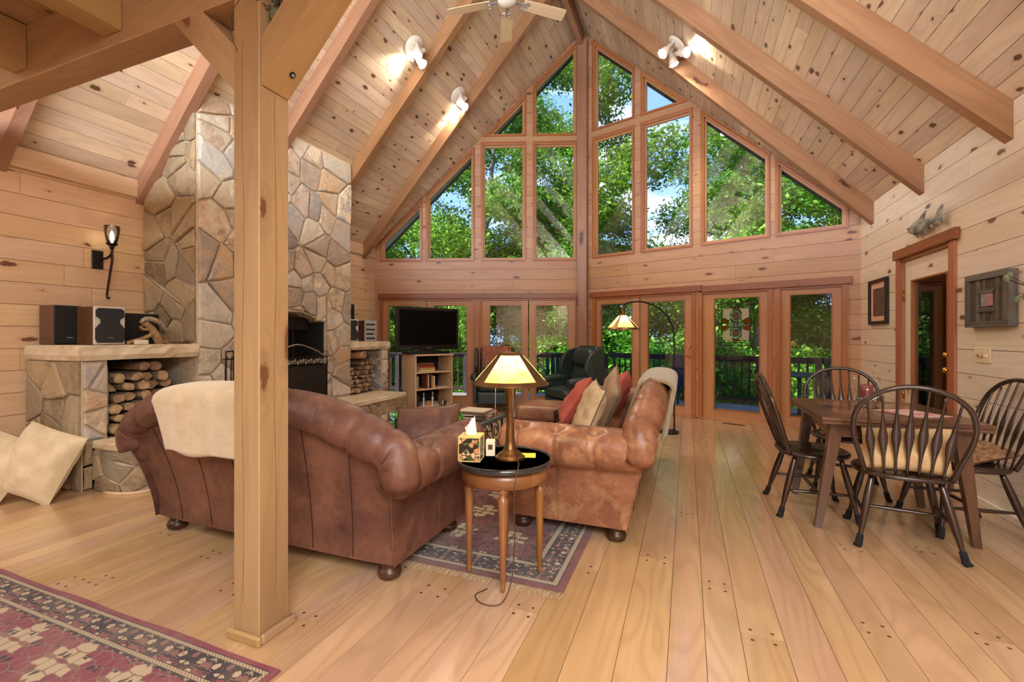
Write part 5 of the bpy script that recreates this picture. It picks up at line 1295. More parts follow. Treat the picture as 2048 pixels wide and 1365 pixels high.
def cone_shade(parent, r0, z0_, r1, z1_, n, fr_mat, pan, off, frac=.74):
    def pt(a, v, o=0.0): q = r0+(r1-r0)*v+o; return (q*math.cos(a), q*math.sin(a), z0_+(z1_-z0_)*v)
    w = 2*PI/n; h = w*frac/2
    for k in range(n):
        c = off+w*k; m = MB().grid(lambda u, v: pt(c+(2*u-1)*h, .12+.80*v), 12, 3); ob('mica_panel', m, pan, parent)
    m = MB()
    for o in (.0015, -.0015):
        for k in range(n):
            c = off+w*k+w/2; g = MB().grid(lambda u, v: pt(c+(2*u-1)*(w/2-h), .10+.84*v, o), 6, 2)
            if o < 0: g.f = [f_[::-1] for f_ in g.f]
            m.merge(g)
        for va, vb in ((0, .12), (.92, 1)): m.merge(MB().grid(lambda u, v: pt(2*PI*u, va+(vb-va)*v, o), 48, 1))
    ob('shade_frame', m, fr_mat, parent)
    m = MB(); m.tube([pt(2*PI*k/48, 0) for k in range(48)], .0035, 6, closed=True); ob('rim', m, fr_mat, parent)
cone_shade(lmp, .200, .392, .056, .553, 3, BRONZE, MICA, -PI/2+AL)
m = MB(); m.lathe([(.058, .553), (.045, .558), (.012, .560)], 6); m.tube([(0, 0, .55), (0, 0, .575)], .006, 8); m.sphere((0, 0, .58), .008, 8, 6); ob('finial', m, BRONZE, lmp)
for dx in (-.058, .040): m = MB(); m.tube([(dx, -.06, .40), (dx, -.062, .30), (dx*1.02, -.062, .20 if dx > 0 else .215)], .0012, 5); [m.sphere((dx, -.061, .40-.006*i), .0017, 4, 3) for i in range(28)]; ob('pull_chain', m, GREYP, lmp)
BULB = emit('lamp bulb', (1, .86, .6), 10)
for dx, z in ((.045, .44), (-.05, .46)): m = MB(); m.sphere((dx, 0, z), .022, 12, 8); ob('bulb', m, BULB, lmp)
lp = light('lamp_light', 'POINT', (0, 0, .47), (0, 0, 0), 5.5, (1, .80, .50), shadow_soft_size=.04); lp.parent = lmp
cordp = cat([(.06, -.05, .006), (.09, -.11, .006), (.108, -.17, .016), (.125, -.22, .012), (.128, -.262, -.03), (.125, -.27, -.12), (.12, -.25, -.30), (.10, -.24, -.5), (.06, -.27, -TZ+.004), (-.02, -.30, -TZ+.004), (-.08, -.25, -TZ+.004), (-.05, -.18, -TZ+.004)], 6)
m = MB().tube(cordp, .0028, 6); ob('power_cord', m, plain('brown cord', srgb('#4a3522'), .5), lmp)
# things on the side table
tb = thing('tissue_box', 'square tissue box with cream flowers on black, on the round side table', 'tissue box', (-1.045, 2.105, TZ+.011), R(14))
FLO = None
mm, t, b = newmat('flowered box'); P_ = nd(t, 'ShaderNodeTexCoord').outputs['Object']; v = nd(t, 'ShaderNodeTexVoronoi', {'Vector': P_, 'Scale': 42}); ed = nd(t, 'ShaderNodeTexVoronoi', {'Vector': P_, 'Scale': 42}, feature='DISTANCE_TO_EDGE').outputs[0]
s_ = nd(t, 'ShaderNodeSeparateColor', {0: v.outputs[1]}); col = mix(t, mth(t, 'GREATER_THAN', s_.outputs[0], .45), srgb('#1c1a12'), mix(t, mth(t, 'GREATER_THAN', s_.outputs[1], .5), srgb('#e0bc8c'), srgb('#c98f62'))); col = mix(t, mth(t, 'GREATER_THAN', s_.outputs[2], .82), col, srgb('#4c5a2c')); col = mix(t, mth(t, 'LESS_THAN', ed, .06), col, srgb('#1c1a12')); setin(t, b, 'Base Color', col); b.inputs['Roughness'].default_value = .4
GOLD = plain('pale gold card', srgb('#cbbb72'), .5)
m = MB(); m.bb(-.054, .054, -.054, .054, .004, .122); ob('box', m, mm, tb)
m = MB(); m.bb(-.056, .056, -.056, .056, 0, .006); m.bb(-.056, .056, -.056, .056, .120, .128); [m.bb(x-.002, x+.002, y-.002, y+.002, 0, .128) for x in (-.055, .055) for y in (-.055, .055)]; m.lathe([(.036, .128), (.036, .130), (.0, .130)], 20); ob('edge_trim', m, GOLD, tb)
def tis(a, b_): 
    th = 2*PI*a; r_ = (.034-.008*b_+.006*math.sin(3*th)*b_); return (r_*math.cos(th)*.9-.012*b_, r_*math.sin(th)*.4+.012*b_, .128+.06*b_+.030*b_*b_*math.cos(th)+.006*math.sin(5*th)*b_)
m = MB().grid(tis, 24, 8); ob('tissue', m, plain('white tissue', (.85, .83, .78), .9), tb)
cj = thing('candle_box', 'small white boxed candle beside the tissue box', 'candle', (-.985, 2.215, TZ+.011), R(20)); m = MB(); m.bb(-.024, .024, -.024, .024, 0, .082, .002); ob('box', m, plain('white card', srgb('#e6dcc4'), .5), cj); m = MB(); m.bb(-.012, .012, -.0245, -.0242, .035, .062); ob('emblem', m, plain('brown print', srgb('#4a3a2a'), .6), cj)
m = MB(); m.bb(-.038, .038, -.038, .038, 0, .005); ob('note_pad', m, plain('yellow paper', srgb('#d5d64a'), .7), label='yellow sticky note pad right of the lamp base', cat='note pad', loc=(-.79, 2.275, TZ+.011), rot=(0, 0, .3))
# ---- coffee table: glass on scrolled iron
ct = thing('coffee_table', 'glass topped coffee table on a scrolled iron base, in the middle of the seating', 'table', (-2.30, 3.72, .0095)); hx, hy, tz = .57, .62, .45
m = MB(); m.bb(-hx+.03, hx-.03, -hy+.03, hy-.03, tz-.004, tz+.006); ob('glass_top', m, glass('table glass', (.75, .82, .82), .35), ct)
m = MB(); [m.bb(*q, tz-.035, tz, .004) for q in ((-hx, hx, -hy, -hy+.06), (-hx, hx, hy-.06, hy), (-hx, -hx+.06, -hy, hy), (hx-.06, hx, -hy, hy))]; ob('rim', m, plain('pewter rim', srgb('#6f7a7c'), .35, .6), ct)
def spiral(c, ax1, ax2, r, turns=1.4, sg=1): c = Vector(c); ax1 = Vector(ax1); ax2 = Vector(ax2); return [c+(ax1*math.cos(t)*1+ax2*math.sin(t)*sg)*r*(1-.62*t/(2*PI*turns)) for t in np.linspace(0, 2*PI*turns, 30)]
for x in (-hx+.05, hx-.05):
    for y in (-hy+.05, hy-.05): m = MB(); m.tube([(x, y, tz-.03), (x, y, .01)], .011, 8); m.sphere((x, y, .014), .018, 10, 6); ob('leg', m, BLACK, ct)
for x in (-hx+.05, hx-.05):
    m = MB()
    for k in range(4):
        y = -.40+k*.27
        m.tube(spiral((x, y, .31), (0, 0, 1), (0, 1, 0), .075, 1.3, 1), .006, 6); m.tube(spiral((x, y, .16), (0, 0, -1), (0, 1, 0), .07, 1.3, -1), .006, 6); m.tube(cat([(x, y-.12, .39), (x, y-.06, .24), (x, y+.02, .09)], 8), .006, 6)
    m.bar((x, -hy+.05, .08), (x, hy-.05, .08), .012, .012); m.bar((x, -hy+.05, .40), (x, hy-.05, .40), .012, .012); ob('scrollwork', m, BLACK, ct)
for y in (-hy+.05, hy-.05):
    m = MB()
    for k in range(4): xx = -.34+k*.23; m.tube(spiral((xx, y, .30), (0, 0, 1), (1, 0, 0), .07, 1.3, 1), .006, 6); m.tube(spiral((xx, y, .16), (0, 0, -1), (1, 0, 0), .065, 1.3, -1), .006, 6)
    m.bar((-hx+.05, y, .08), (hx-.05, y, .08), .012, .012); ob('scrollwork', m, BLACK, ct)
CTX, CTY = -2.30, 3.72; tzz = tz+.0165
for i, (x, y, h_) in enumerate(((-2.52, 3.98, .20), (-2.44, 4.02, .21))):
    r = thing('candlestick', 'slim grey metal candlestick on the coffee table, %s of the pair' % ('left' if i == 0 else 'right'), 'candlestick', (x, y, tzz), group='grey candlesticks'); m = MB().lathe([(.028, 0), (.026, .008), (.008, .02), (.007, .06), (.014, .08), (.006, .10), (.010, h_*.72), (.012, h_*.78)], 14); ob('stem', m, GREYP, r); m = MB().lathe([(.007, h_*.76), (.006, h_), (.0, h_+.012)], 10); ob('candle', m, plain('grey candle', srgb('#6d7380'), .5), r)
r = thing('candle_holder', 'clear glass candle holder with a cream candle on the coffee table', 'candle holder', (-2.34, 4.05, tzz)); m = MB().lathe([(.035, 0), (.03, .01), (.01, .02), (.012, .05), (.035, .07), (.045, .13), (.042, .13), (.03, .075)], 20); ob('glass', m, GLASSB, r); m = MB().lathe([(.028, .075), (.028, .105), (.0, .11)], 16); ob('candle', m, plain('cream wax', srgb('#e8d3a0'), .6), r)
r = thing('wooden_tray', 'oval pale wooden tray at the far end of the coffee table', 'tray', (-2.48, 4.20, tzz), .2); m = MB().lathe([(.16, 0), (.19, .02), (.20, .022), (.17, .008), (0, .006)], 30, sx=1.3, sy=.6); ob('tray', m, WAL, r)
for i in range(7):
    m = MB(); m.box((0, 0, .004), (.28, .215, .007)); ob('magazine', m, plain('magazine cover %d' % i, [srgb(x) for x in ('#8a5a48', '#c9b8a0', '#6a4a3c', '#b09a84', '#4a5258', '#a8745a', '#d6c8b0')][i], .45), label='magazine in the stack on the right of the coffee table, %s' % ['lowest of seven', 'second from the bottom', 'third from the bottom', 'middle one', 'third from the top', 'second from the top', 'topmost of seven'][i], cat='magazine', group='magazines on the coffee table', loc=(-1.95+random.uniform(-.02, .02), 4.08+random.uniform(-.02, .02), tzz+.0085*i), rot=(0, 0, random.uniform(-.2, .3)))
# ---- arc floor lamp
al = thing('arc_floor_lamp', 'black arched floor lamp with amber shade behind the tan sofa', 'lamp', (-.22, 6.20, 0), AL)
m = MB().lathe([(.125, 0), (.127, .018), (.118, .028), (.0, .03)], 32); ob('base', m, BLACK, al)
pp_ = cat([(.07, 0, .02), (.07, 0, .7), (.07, 0, 1.15), (.04, 0, 1.40), (-.10, 0, 1.60), (-.32, 0, 1.70), (-.52, 0, 1.695), (-.60, 0, 1.65)], 8); m = MB().tube(pp_, .011, 8); ob('arm', m, BLACK, al)
m = MB().lathe([(.010, 1.66), (.022, 1.62), (.03, 1.57), (.034, 1.54), (.02, 1.53)], 14, (-.60, 0, 0)); ob('socket', m, BRONZE, al)
sh = thing('shade', None, None, (-.60, 0, 0)); sh.parent = al
AMB = bpy.data.materials.new('amber mica'); AMB.use_nodes = True; t = AMB.node_tree; t.nodes.clear(); em = nd(t, 'ShaderNodeEmission', {0: (*srgb('#e0b45c'), 1), 1: .45}); df = nd(t, 'ShaderNodeBsdfTranslucent', {0: (*srgb('#e5bf7a'), 1)}); a2 = nd(t, 'ShaderNodeAddShader', {0: df.outputs[0], 1: em.outputs[0]}); t.links.new(a2.outputs[0], nd(t, 'ShaderNodeOutputMaterial').inputs[0])
cone_shade(sh, .215, 1.345, .04, 1.54, 4, BRONZE, AMB, -PI/2, .78)
lp = light('arc_light', 'POINT', (-.60, 0, 1.43), (0, 0, 0), 8, (1, .82, .55), shadow_soft_size=.03); lp.parent = al
m = MB(); m.sphere((-.60, 0, 1.43), .022, 12, 8); ob('bulb', m, BULB, al)
# ---- dining table with tapered splayed legs
dt = thing('dining_table', 'brown wooden dining table with inlaid top and splayed legs', 'table', (1.20, 3.80, 0)); tw, td, th_ = .83, .96, .75
m = MB()
for (a0, a1, b0, b1) in ((-.5, .5, -.5, -.36), (-.5, .5, .36, .5), (-.5, -.34, -.36, .36), (.34, .5, -.36, .36)): m.bb(a0*tw+.001, a1*tw-.001, b0*td+.001, b1*td-.001, th_-.022, th_, .002)
ob('top_frame', m, TABW, dt, grain=(1, 0, 0))
INL = [wood('inlay warm', srgb('#9a6a4c'), srgb('#7a4e38'), rough=.22, coat=.5), wood('inlay dark', srgb('#54382c'), srgb('#402a22'), rough=.22, coat=.5)]
for i in range(3):
    for j in range(3):
        w3, d3 = tw*.68/3, td*.72/3; x, y = (i-1)*w3, (j-1)*d3; m = MB(); m.box((x, y, th_-.012), (w3-.002, d3-.002, .0235)); ob('inlay_tile', m, INL[(i+j) % 2], dt, grain=(1, 0, 0) if (i+j) % 2 else (0, 1, 0))
m = MB(); m.bb(-tw*.5+.004, tw*.5-.004, -td*.5+.004, td*.5-.004, th_-.045, th_-.024, .004); ob('edge', m, TABW, dt, grain=(1, 0, 0))
m = MB(); [m.bb(*q, th_-.14, th_-.045) for q in ((-.30, .30, -.36, -.335), (-.30, .30, .335, .36), (-.32, -.295, -.35, .35), (.295, .32, -.35, .35))]; ob('apron', m, TABW, dt, grain=(1, 0, 0))
for sx_ in (-1, 1):
    for sy in (-1, 1):
        m = MB(); a = Vector((sx_*.305, sy*.345, th_-.045)); b = Vector((sx_*.40, sy*.315 if sy < 0 else sy*.36, 0)); w0, w1 = .036, .019
        V = [(p.x+ex*w_, p.y+ey*w_, p.z) for p, w_ in ((a, w0), (b, w1)) for ex, ey in ((-1, -1), (1, -1), (1, 1), (-1, 1))]
        m.add(V, [(0, 1, 2, 3), (7, 6, 5, 4), (0, 4, 5, 1), (1, 5, 6, 2), (2, 6, 7, 3), (3, 7, 4, 0)]); ob('leg', m, TABW, dt, grain=(0, 0, 1))
hj = thing('hurricane_candle', 'red glass jar candle in a looped clear glass holder on the dining table', 'candle holder', (1.19, 3.90, th_+.001)); 
m = MB().lathe([(.075, 0), (.07, .006), (.02, .014), (.014, .05), (.03, .065)], 24); ob('foot', m, GLASSB, hj)
m = MB().lathe([(.036, .068), (.038, .07), (.040, .155), (.036, .157), (.034, .08)], 22); ob('jar', m, plain('red jar wax', srgb('#7c3a34'), .25, coat=.6), hj)
for sx_ in (-1, 1): m = MB().tube(cat([(sx_*.03, 0, .05), (sx_*.075, 0, .08), (sx_*.055, 0, .13), (sx_*.08, 0, .185), (sx_*.065, 0, .21)], 6), .006, 8); ob('loop_handle', m, GLASSB, hj)
m = MB(); m.box((0, 0, .002), (.24, .30, .003)); ob('placemat', m, plain('floral paper', srgb('#e3cfc0'), .6, c2=srgb('#b0566a'), ns=9), label='paper with pink flowers lying on the dining table', cat='paper', loc=(1.36, 3.66, th_+.0015), rot=(0, 0, .5))
# ---- small iron side stand beyond the sofa arm
st = thing('iron_stand', 'small black iron stand with scrolls between ottoman and tan sofa', 'stand', (-1.245, 4.70, 0), 0); m = MB(); [m.bar((x, y, 0), (x, y, .46), .012, .012) for x in (-.05, .05) for y in (-.13, .13)]; m.bb(-.055, .055, -.14, .14, .455, .47); ob('frame', m, BLACK, st); m = MB(); [m.tube(spiral((0, -.135, .41), (1, 0, 0), (0, 0, 1), .035, 1.3), .004, 5), m.tube(spiral((-.05, -.06, .40), (0, 1, 0), (0, 0, 1), .035, 1.3), .004, 5), m.tube(spiral((-.05, .04, .40), (0, -1, 0), (0, 0, 1), .035, 1.3), .004, 5)]; ob('scroll', m, BLACK, st)
# ================================================================ TV CORNER
r_ = (.466, .885); TVZ = R(62.2)
cab = thing('media_cabinet', 'pine media cabinet with open shelves under the television', 'cabinet', (-4.164, 6.703, 0), TVZ)
cw, cd, ch = .72, .45, .93
def cb_(name, x0, x1, y0, y1, z0, z1, par=cab, mat=PINE, g=(0, 0, 1)): m = MB(); m.bb(x0, x1, y0, y1, z0, z1, .003); return ob(name, m, mat, par, grain=g)
cb_('side_panel', -cw/2, -cw/2+.02, -cd/2, cd/2, .0, ch); cb_('side_panel', cw/2-.02, cw/2, -cd/2, cd/2, 0, ch)
cb_('back_panel', -cw/2+.02, cw/2-.02, cd/2-.01, cd/2, .04, ch, mat=BLKM); cb_('top', -cw/2-.015, cw/2+.015, -cd/2-.015, cd/2, ch, ch+.025, g=(1, 0, 0)); cb_('plinth', -cw/2-.01, cw/2+.01, -cd/2-.012, cd/2, 0, .07, g=(1, 0, 0))
for z in (.07, .36, .64): cb_('shelf', -cw/2+.02, cw/2-.02, -cd/2+.004, cd/2-.01, z, z+.022, g=(1, 0, 0))
M_ = Matrix.Translation(cab.location) @ Matrix.Rotation(TVZ, 4, 'Z')
def on_cab(x, y, z): v = M_ @ Vector((x, y, z)); return v[:]
bkc = ['#6b3a2a', '#d8cdb4', '#20242c', '#8c5a3a', '#c7a25a', '#e2ded2', '#3c4a56', '#a8462e', '#b9b1a0', '#2c2a28']
def book(w, h, d, loc, rot, i, lab, grp):
    r = thing('book', lab, 'book', loc, rot=rot, group=grp); cm = plain('book cover %s' % bkc[i % 10], srgb(bkc[i % 10]), .5) if 'book cover %s' % bkc[i % 10] not in bpy.data.materials else bpy.data.materials['book cover %s' % bkc[i % 10]]
    m = MB(); m.bb(0, w, 0, .004, 0, h); m.bb(0, w, d-.004, d, 0, h); m.bb(0, .004, 0, d, 0, h); ob('cover', m, cm, r)
    m = MB(); m.bb(.004, w-.004, .004, d-.004, .004, h-.004); ob('pages', m, plain('paper', srgb('#e5dcc6'), .8) if 'paper' not in bpy.data.materials else bpy.data.materials['paper'], r)
# stacked books on the top shelf: local box w (depth) x d (thickness) x h (length)
zc = .663
for i, (l, w_, t_) in enumerate(((.30, .21, .030), (.28, .20, .036), (.30, .20, .028), (.27, .19, .022), (.28, .18, .022))):
    r = thing('book', 'flat book in the stack on the top shelf under the television, %s' % ['lowest', 'second up', 'middle', 'second from top', 'topmost'][i], 'book', on_cab(-.10+random.uniform(-.02, .02), -.05, zc), TVZ+random.uniform(-.1, .1), 'stacked books on the top shelf')
    c_ = bkc[(i*3+1) % 10]; k = 'book cover '+c_; cm = bpy.data.materials.get(k) or plain(k, srgb(c_), .5)
    m = MB(); m.bb(-l/2, l/2, -w_/2, w_/2, 0, .004); m.bb(-l/2, l/2, -w_/2, w_/2, t_-.004, t_); m.bb(-l/2, l/2, -w_/2, -w_/2+.004, 0, t_); ob('cover', m, cm, r); m = MB(); m.bb(-l/2+.004, l/2-.004, -w_/2+.004, w_/2-.004, .004, t_-.004); ob('pages', m, bpy.data.materials.get('paper') or plain('paper', srgb('#e5dcc6'), .8), r); zc += t_+.001
xs = -.12; tl = ['brown', 'cream', 'dark', 'rust', 'gold', 'white']
for i in range(6):
    d = random.uniform(.022, .034); h = random.uniform(.20, .235)
    book(.16, h, d, on_cab(xs, -.20, .384), (0, 0, TVZ+PI/2), [0, 1, 2, 7, 4, 5][i], 'upright %s book on the middle shelf under the television' % tl[i], 'upright books on the middle shelf'); xs += d+.002
book(.16, .21, .02, on_cab(-.29, -.20, .384), (0, R(0), TVZ+PI/2), 8, 'thin grey book standing alone at the left of the middle shelf', None)
for i in range(4):
    m = MB(); m.box((0, 0, .006), (.26-.02*i, .19, .011)); ob('magazine', m, plain('old paper %d' % i, srgb(['#b58a58', '#d0b484', '#9c7448', '#c9a878'][i]), .7), label='worn tan paper or folder lying on the bottom shelf, %s' % ['lowest', 'second', 'third', 'top'][i], cat='paper', group='papers on the bottom shelf', loc=on_cab(-.02, -.06, .094+.0125*i), rot=(0, 0, TVZ+random.uniform(-.1, .1)))
for i in range(3): book(.16, .22-.02*i, .018, on_cab(-.33+.026*i, -.20, .094), (0, 0, TVZ+PI/2), [3, 9, 6][i], ['brown', 'dark', 'slate'][i]+' upright book at the left of the bottom shelf', 'books on the bottom shelf')
m = MB(); m.box((0, 0, .006), (.19, .12, .012)); ob('disc_case', m, plain('case', srgb('#cfc8bb'), .4), label='pale disc case lying on the middle shelf right of the books', cat='case', loc=on_cab(.20, -.10, .384), rot=(0, 0, TVZ+.2))
m = MB(); m.bb(-.46, .33, -.13, .13, 0, .048, .006); sb = ob('media_player', m, BLKP, label='flat black media player under the television', cat='media player', loc=on_cab(.02, -.03, .957), rot=(0, 0, TVZ))
m = MB(); m.bb(-.13, .13, -.09, .09, 0, .03, .004); ob('silver_receiver', m, GREYP, label='small silver box left under the television', cat='receiver', loc=on_cab(-.56, -.02, .957+.018), rot=(0, 0, TVZ)) if False else None
tv = thing('television', 'large black flat screen television angled in the left corner', 'television', on_cab(.0, -.02, 1.006), TVZ)
TW, TH = 1.22, .725
m = MB(); m.bb(-.22, .22, -.11, .11, 0, .012, .003); m.bb(-.06, .06, -.02, .03, .01, .08); ob('stand', m, BLKP, tv)
m = MB(); m.bb(-TW/2, TW/2, -.025, .045, .02, .02+TH, .012); ob('bezel', m, BLKP, tv)
m = MB(); m.bb(-TW/2+.055, TW/2-.055, -.0275, -.025, .02+.085, .02+TH-.05); ob('screen', m, plain('screen', (.002, .002, .002), .35, spec=.12), tv)
m = MB(); [m.bb(-TW/2+.07+i*.022, -TW/2+.084+i*.022, -.0262, -.025, .045, .050) for i in range(9)]; m.bb(-.04, .04, -.0262, -.025, .052, .060); ob('bezel_print', m, GREYP, tv)
m = MB().tube(cat([on_cab(-.52, .12, .99), on_cab(-.58, .14, .85), on_cab(-.66, .1, .72), on_cab(-.80, .05, .62)], 6), .004, 5); ob('television_cable', m, BLKP, label='thin black cable hanging behind the television to the left', cat='cable')
m = MB(); m.bb(-.07, .07, -.09, .09, 0, .30, .008); m.bb(-.075, .075, -.095, .095, .29, .305); ob('waste_bin', m, BLKP, label='small black bin beside the right stone wood box', cat='bin', loc=(-4.60, 6.30, 0)); 
# ================================================================ STEREO AND SPEAKERS ON THE WOOD BOXES
SZ = 1.181; BRW = wood('speaker walnut', srgb('#6e4a34'), srgb('#523522'), rough=.4); SIL = plain('speaker silver', srgb('#d2cfc6'), .35, .2)
def speaker(label, loc, rz, w, d, h, front=True):
    r = thing('speaker', label, 'speaker', loc, rz); m = MB(); m.bb(-w/2, w/2, -d/2, d/2, 0, h, .006); ob('cabinet', m, BRW, r, grain=(0, 0, 1))
    m = MB(); m.bb(-w/2, w/2, -d/2-.014, -d/2-.001, 0, h, .006); ob('baffle', m, SIL if front else BLKP, r)
    g = [(-.40, .05), (-.46, .15), (-.46, .42), (-.36, .52), (-.30, .56), (-.30, .66), (-.44, .74), (-.44, .90), (-.36, .96), (.36, .96), (.44, .90), (.44, .74), (.30, .66), (.30, .56), (.36, .52), (.46, .42), (.46, .15), (.40, .05)] if front else [(-.46, .03), (.46, .03), (.46, .97), (-.46, .97)]
    m = MB(); m.prism([(x*w, -d/2-.014, z*h) for x, z in g], (0, 0, 0), (0, -.014, 0)); ob('grille', m, BLKM if not front else plain('speaker cloth', (.012, .013, .017), .7), r)
    m = MB(); m.bb(-.022, .022, -d/2-.0295, -d/2-.028, .17*h, .185*h); ob('badge', m, GREYP, r)
    return r
speaker('silver and black speaker facing the room on the left wood box', (-4.93, 2.44, SZ), PI/2, .235, .24, .335)
speaker('dark speaker behind the silver one, at the left end of the wood box shelf', (-5.20, 2.28, SZ), PI/2, .20, .22, .345, False)
m = MB(); m.bb(-.04, .04, -.21, .21, 0, .30, .006); m.bb(-.08, .08, -.12, .12, 0, .008); ob('black_monitor', m, BLKM, label='plain black box standing between the silver speaker and the chimney', cat='monitor', loc=(-5.12, 2.80, SZ))
dw = thing('driftwood', 'gnarled driftwood figure standing on the left wood box shelf', 'driftwood', (-4.74, 2.74, SZ)); DRF = plain('driftwood', srgb('#a8865e'), .85, c2=srgb('#7c5c3c'), ns=14, bump=1, bs=40); PALE = plain('pale feather wood', srgb('#b3a792'), .85, c2=srgb('#6b5c4a'), ns=40, bump=1)
m = MB(); m.tube(cat([(0, .08, 0), (0, .05, .06), (0, .02, .12), (0, -.02, .17), (0, -.06, .20)], 6), lambda t: (.040-.015*t, .040-.015*t), 9); m.tube(cat([(.01, .02, .10), (.01, -.08, .05), (.01, -.20, .012)], 6), lambda t: (.014, .018), 7); m.tube(cat([(.0, .05, .04), (.0, .10, .03), (.0, .14, .01)], 5), lambda t: (.022, .02), 7); m.tube(cat([(0, .0, .14), (0, -.07, .14), (0, -.09, .17)], 4), .013, 6)
for i, v in enumerate(m.v): k = .006*math.sin(i*12.9898); m.v[i] = (v[0]+k, v[1]-k*.7, v[2]+k*.4 if v[2] > .02 else v[2])
ob('trunk', m, DRF, dw); m = MB(); m.tube(cat([(0, -.09, .20), (0, -.05, .235), (0, .02, .23), (0, .09, .19), (0, .14, .12)], 6), lambda t: (.016+.018*math.sin(t*PI), .013+.012*math.sin(t*PI)), 8); ob('bird', m, PALE, dw)
m = MB(); m.bb(-.03, .03, -.045, .045, 0, .04, .004); ob('candle_block', m, plain('white block', srgb('#cfc6b4'), .6), label='small pale block candle beside the driftwood', cat='candle', loc=(-4.64, 2.60, SZ))
m = MB(); m.bb(-.04, .04, -.06, .06, 0, .024, .004); ob('dark_box', m, BRW, label='flat dark wooden box right of the driftwood', cat='box', loc=(-4.66, 2.95, SZ))
# right side stereo
speaker('small silver and black speaker on the right wood box against the chimney', (-4.80, 5.47, SZ), R(62), .22, .22, .33)
st = thing('stereo', 'small silver stereo unit with display bands on the right wood box', 'stereo', (-4.80, 5.93, SZ), R(62)); m = MB(); m.bb(-.10, .10, -.08, .16, 0, .33, .006); ob('cabinet', m, BRW, st); m = MB(); m.bb(-.10, .10, -.10, -.08, 0, .33, .004); ob('faceplate', m, GREYP, st)
m = MB(); [m.bb(-.075, .075, -.103, -.10, z, z+.028) for z in (.03, .10, .17, .25)]; ob('display', m, plain('blue black display', srgb('#18222e'), .2), st); m = MB(); [m.lathe([(.010, 0), (.010, .008), (0, .008)], 12, (0, 0, 0)) for _ in (0,)]; ob('dial', m, SIL, st, loc=(.05, -.10, .118), rot=(PI/2, 0, 0))
m = MB(); m.bb(-.035, .035, -.05, .05, 0, .59, .004); ob('slim_speaker', m, BLKP, label='slim black tower on the right wood box just behind the chimney edge', cat='speaker', loc=(-5.02, 5.78, SZ))
# ================================================================ FIREPLACE TOOLS AND SCREEN
HZ = .402
fs_ = thing('fire_screen', 'arched iron fire screen with leafy silver band in front of the firebox', 'fire screen', (-4.27, 4.02, HZ)); hw_ = .46
m = MB(); [m.bar(a, b, .014, .014) for a, b in (((0, -hw_, 0), (0, -hw_, .60)), ((0, hw_, 0), (0, hw_, .60)), ((0, -hw_, .60), (0, hw_, .60)), ((0, -hw_, .50), (0, hw_, .50)), ((0, -hw_, .03), (0, hw_, .03)))]; ob('frame', m, BLACK, fs_)
m = MB(); m.bb(-.002, .002, -hw_, hw_, .03, .50); ob('mesh_panel', m, MESHM, fs_)
m = MB(); [m.tube([(0.003, y, .03), (0.003, y, .50)], .0012, 3) for y in np.linspace(-hw_, hw_, 70)]; [m.tube([(0.003, -hw_, z), (0.003, hw_, z)], .0012, 3) for z in np.linspace(.04, .5, 32)]; ob('wire', m, BLACK, fs_, kind='stuff')
m = MB(); rg = random.Random(2)
for i in range(26):
    y = -hw_+.02+i*.0405; m.sphere((0, y, .55+.018*math.sin(i*2.1)), .020, 7, 5, (.4, .8, 1)); m.tube(spiral((0, y+.015, .55), (0, 0, 1), (0, 1, 0), .028, 1.1, 1 if i % 2 else -1), .004, 5)
ob('leaf_band', m, plain('pewter leaf', srgb('#a29a8a'), .4, .7), fs_)
m = MB(); m.tube(cat([(0, -.44, .605), (0, -.40, .63), (0, -.28, .68), (0, 0, .755), (0, .28, .68), (0, .40, .62), (0, .45, .65), (0, .42, .67)], 8), .009, 7); m.tube(spiral((0, .46, .64), (0, 0, 1), (0, 1, 0), .03, 1.4), .007, 6); m.tube(spiral((0, -.46, .64), (0, 0, 1), (0, -1, 0), .03, 1.4), .007, 6); ob('top_scroll', m, plain('pewter rod', srgb('#9a958a'), .35, .8), fs_)
ft = thing('fireplace_tools', 'black iron fireplace tool set standing on the hearth by the post', 'fireplace tools', (-4.30, 3.20, HZ)); m = MB(); m.lathe([(.10, 0), (.10, .014), (.03, .03)], 20); [m.tube([(0, y, .02), (0, y, .70)], .008, 7) for y in (-.04, .04)]; m.tube([(0, -.04, .70), (0, .04, .70)], .008, 7); m.bar((0, -.07, .62), (0, .07, .62), .012, .012); ob('stand', m, BLACK, ft)
for i, y in enumerate((-.06, 0, .06)): m = MB(); m.tube(cat([(.02, y, .10), (.02, y, .58), (.035, y+.01, .64), (.02, y+.025, .62)], 5), .006, 6); (m.box((.02, y, .09), (.012, .05, .10)) if i != 1 else m.tube([(.02, y, .04), (.02, y, .14)], .018, 8)); ob('tool', m, BLACK, ft)
# ================================================================ WALL SCONCE
sc = thing('wall_sconce', 'dark iron wall sconce with clear glass cup on the left wall', 'wall lamp', (XL, 2.62, 1.85)); 
m = MB(); m.bb(0.0, .018, -.045, .045, .06, .24, .004); ob('backplate', m, BLACK, sc)
m = MB(); m.tube(cat([(.02, .02, .16), (.09, .04, .17), (.135, .05, .21), (.14, .05, .27)], 6), .012, 8); m.tube(cat([(.14, .05, .22), (.145, .05, .15), (.12, .045, .02), (.085, .04, -.16), (.08, .04, -.20), (.09, .04, -.225), (.115, .045, -.22)], 6), lambda t: (.020-.011*t, .008), 8, up=(0, 1, 0)); ob('arm', m, plain('oiled bronze', srgb('#33201a'), .35, .6), sc)
m = MB(); m.lathe([(.012, .25), (.02, .262), (.016, .275), (.045, .300), (.05, .306), (0, .306)], 20, (.14, .05, 0)); ob('cup', m, BLACK, sc)
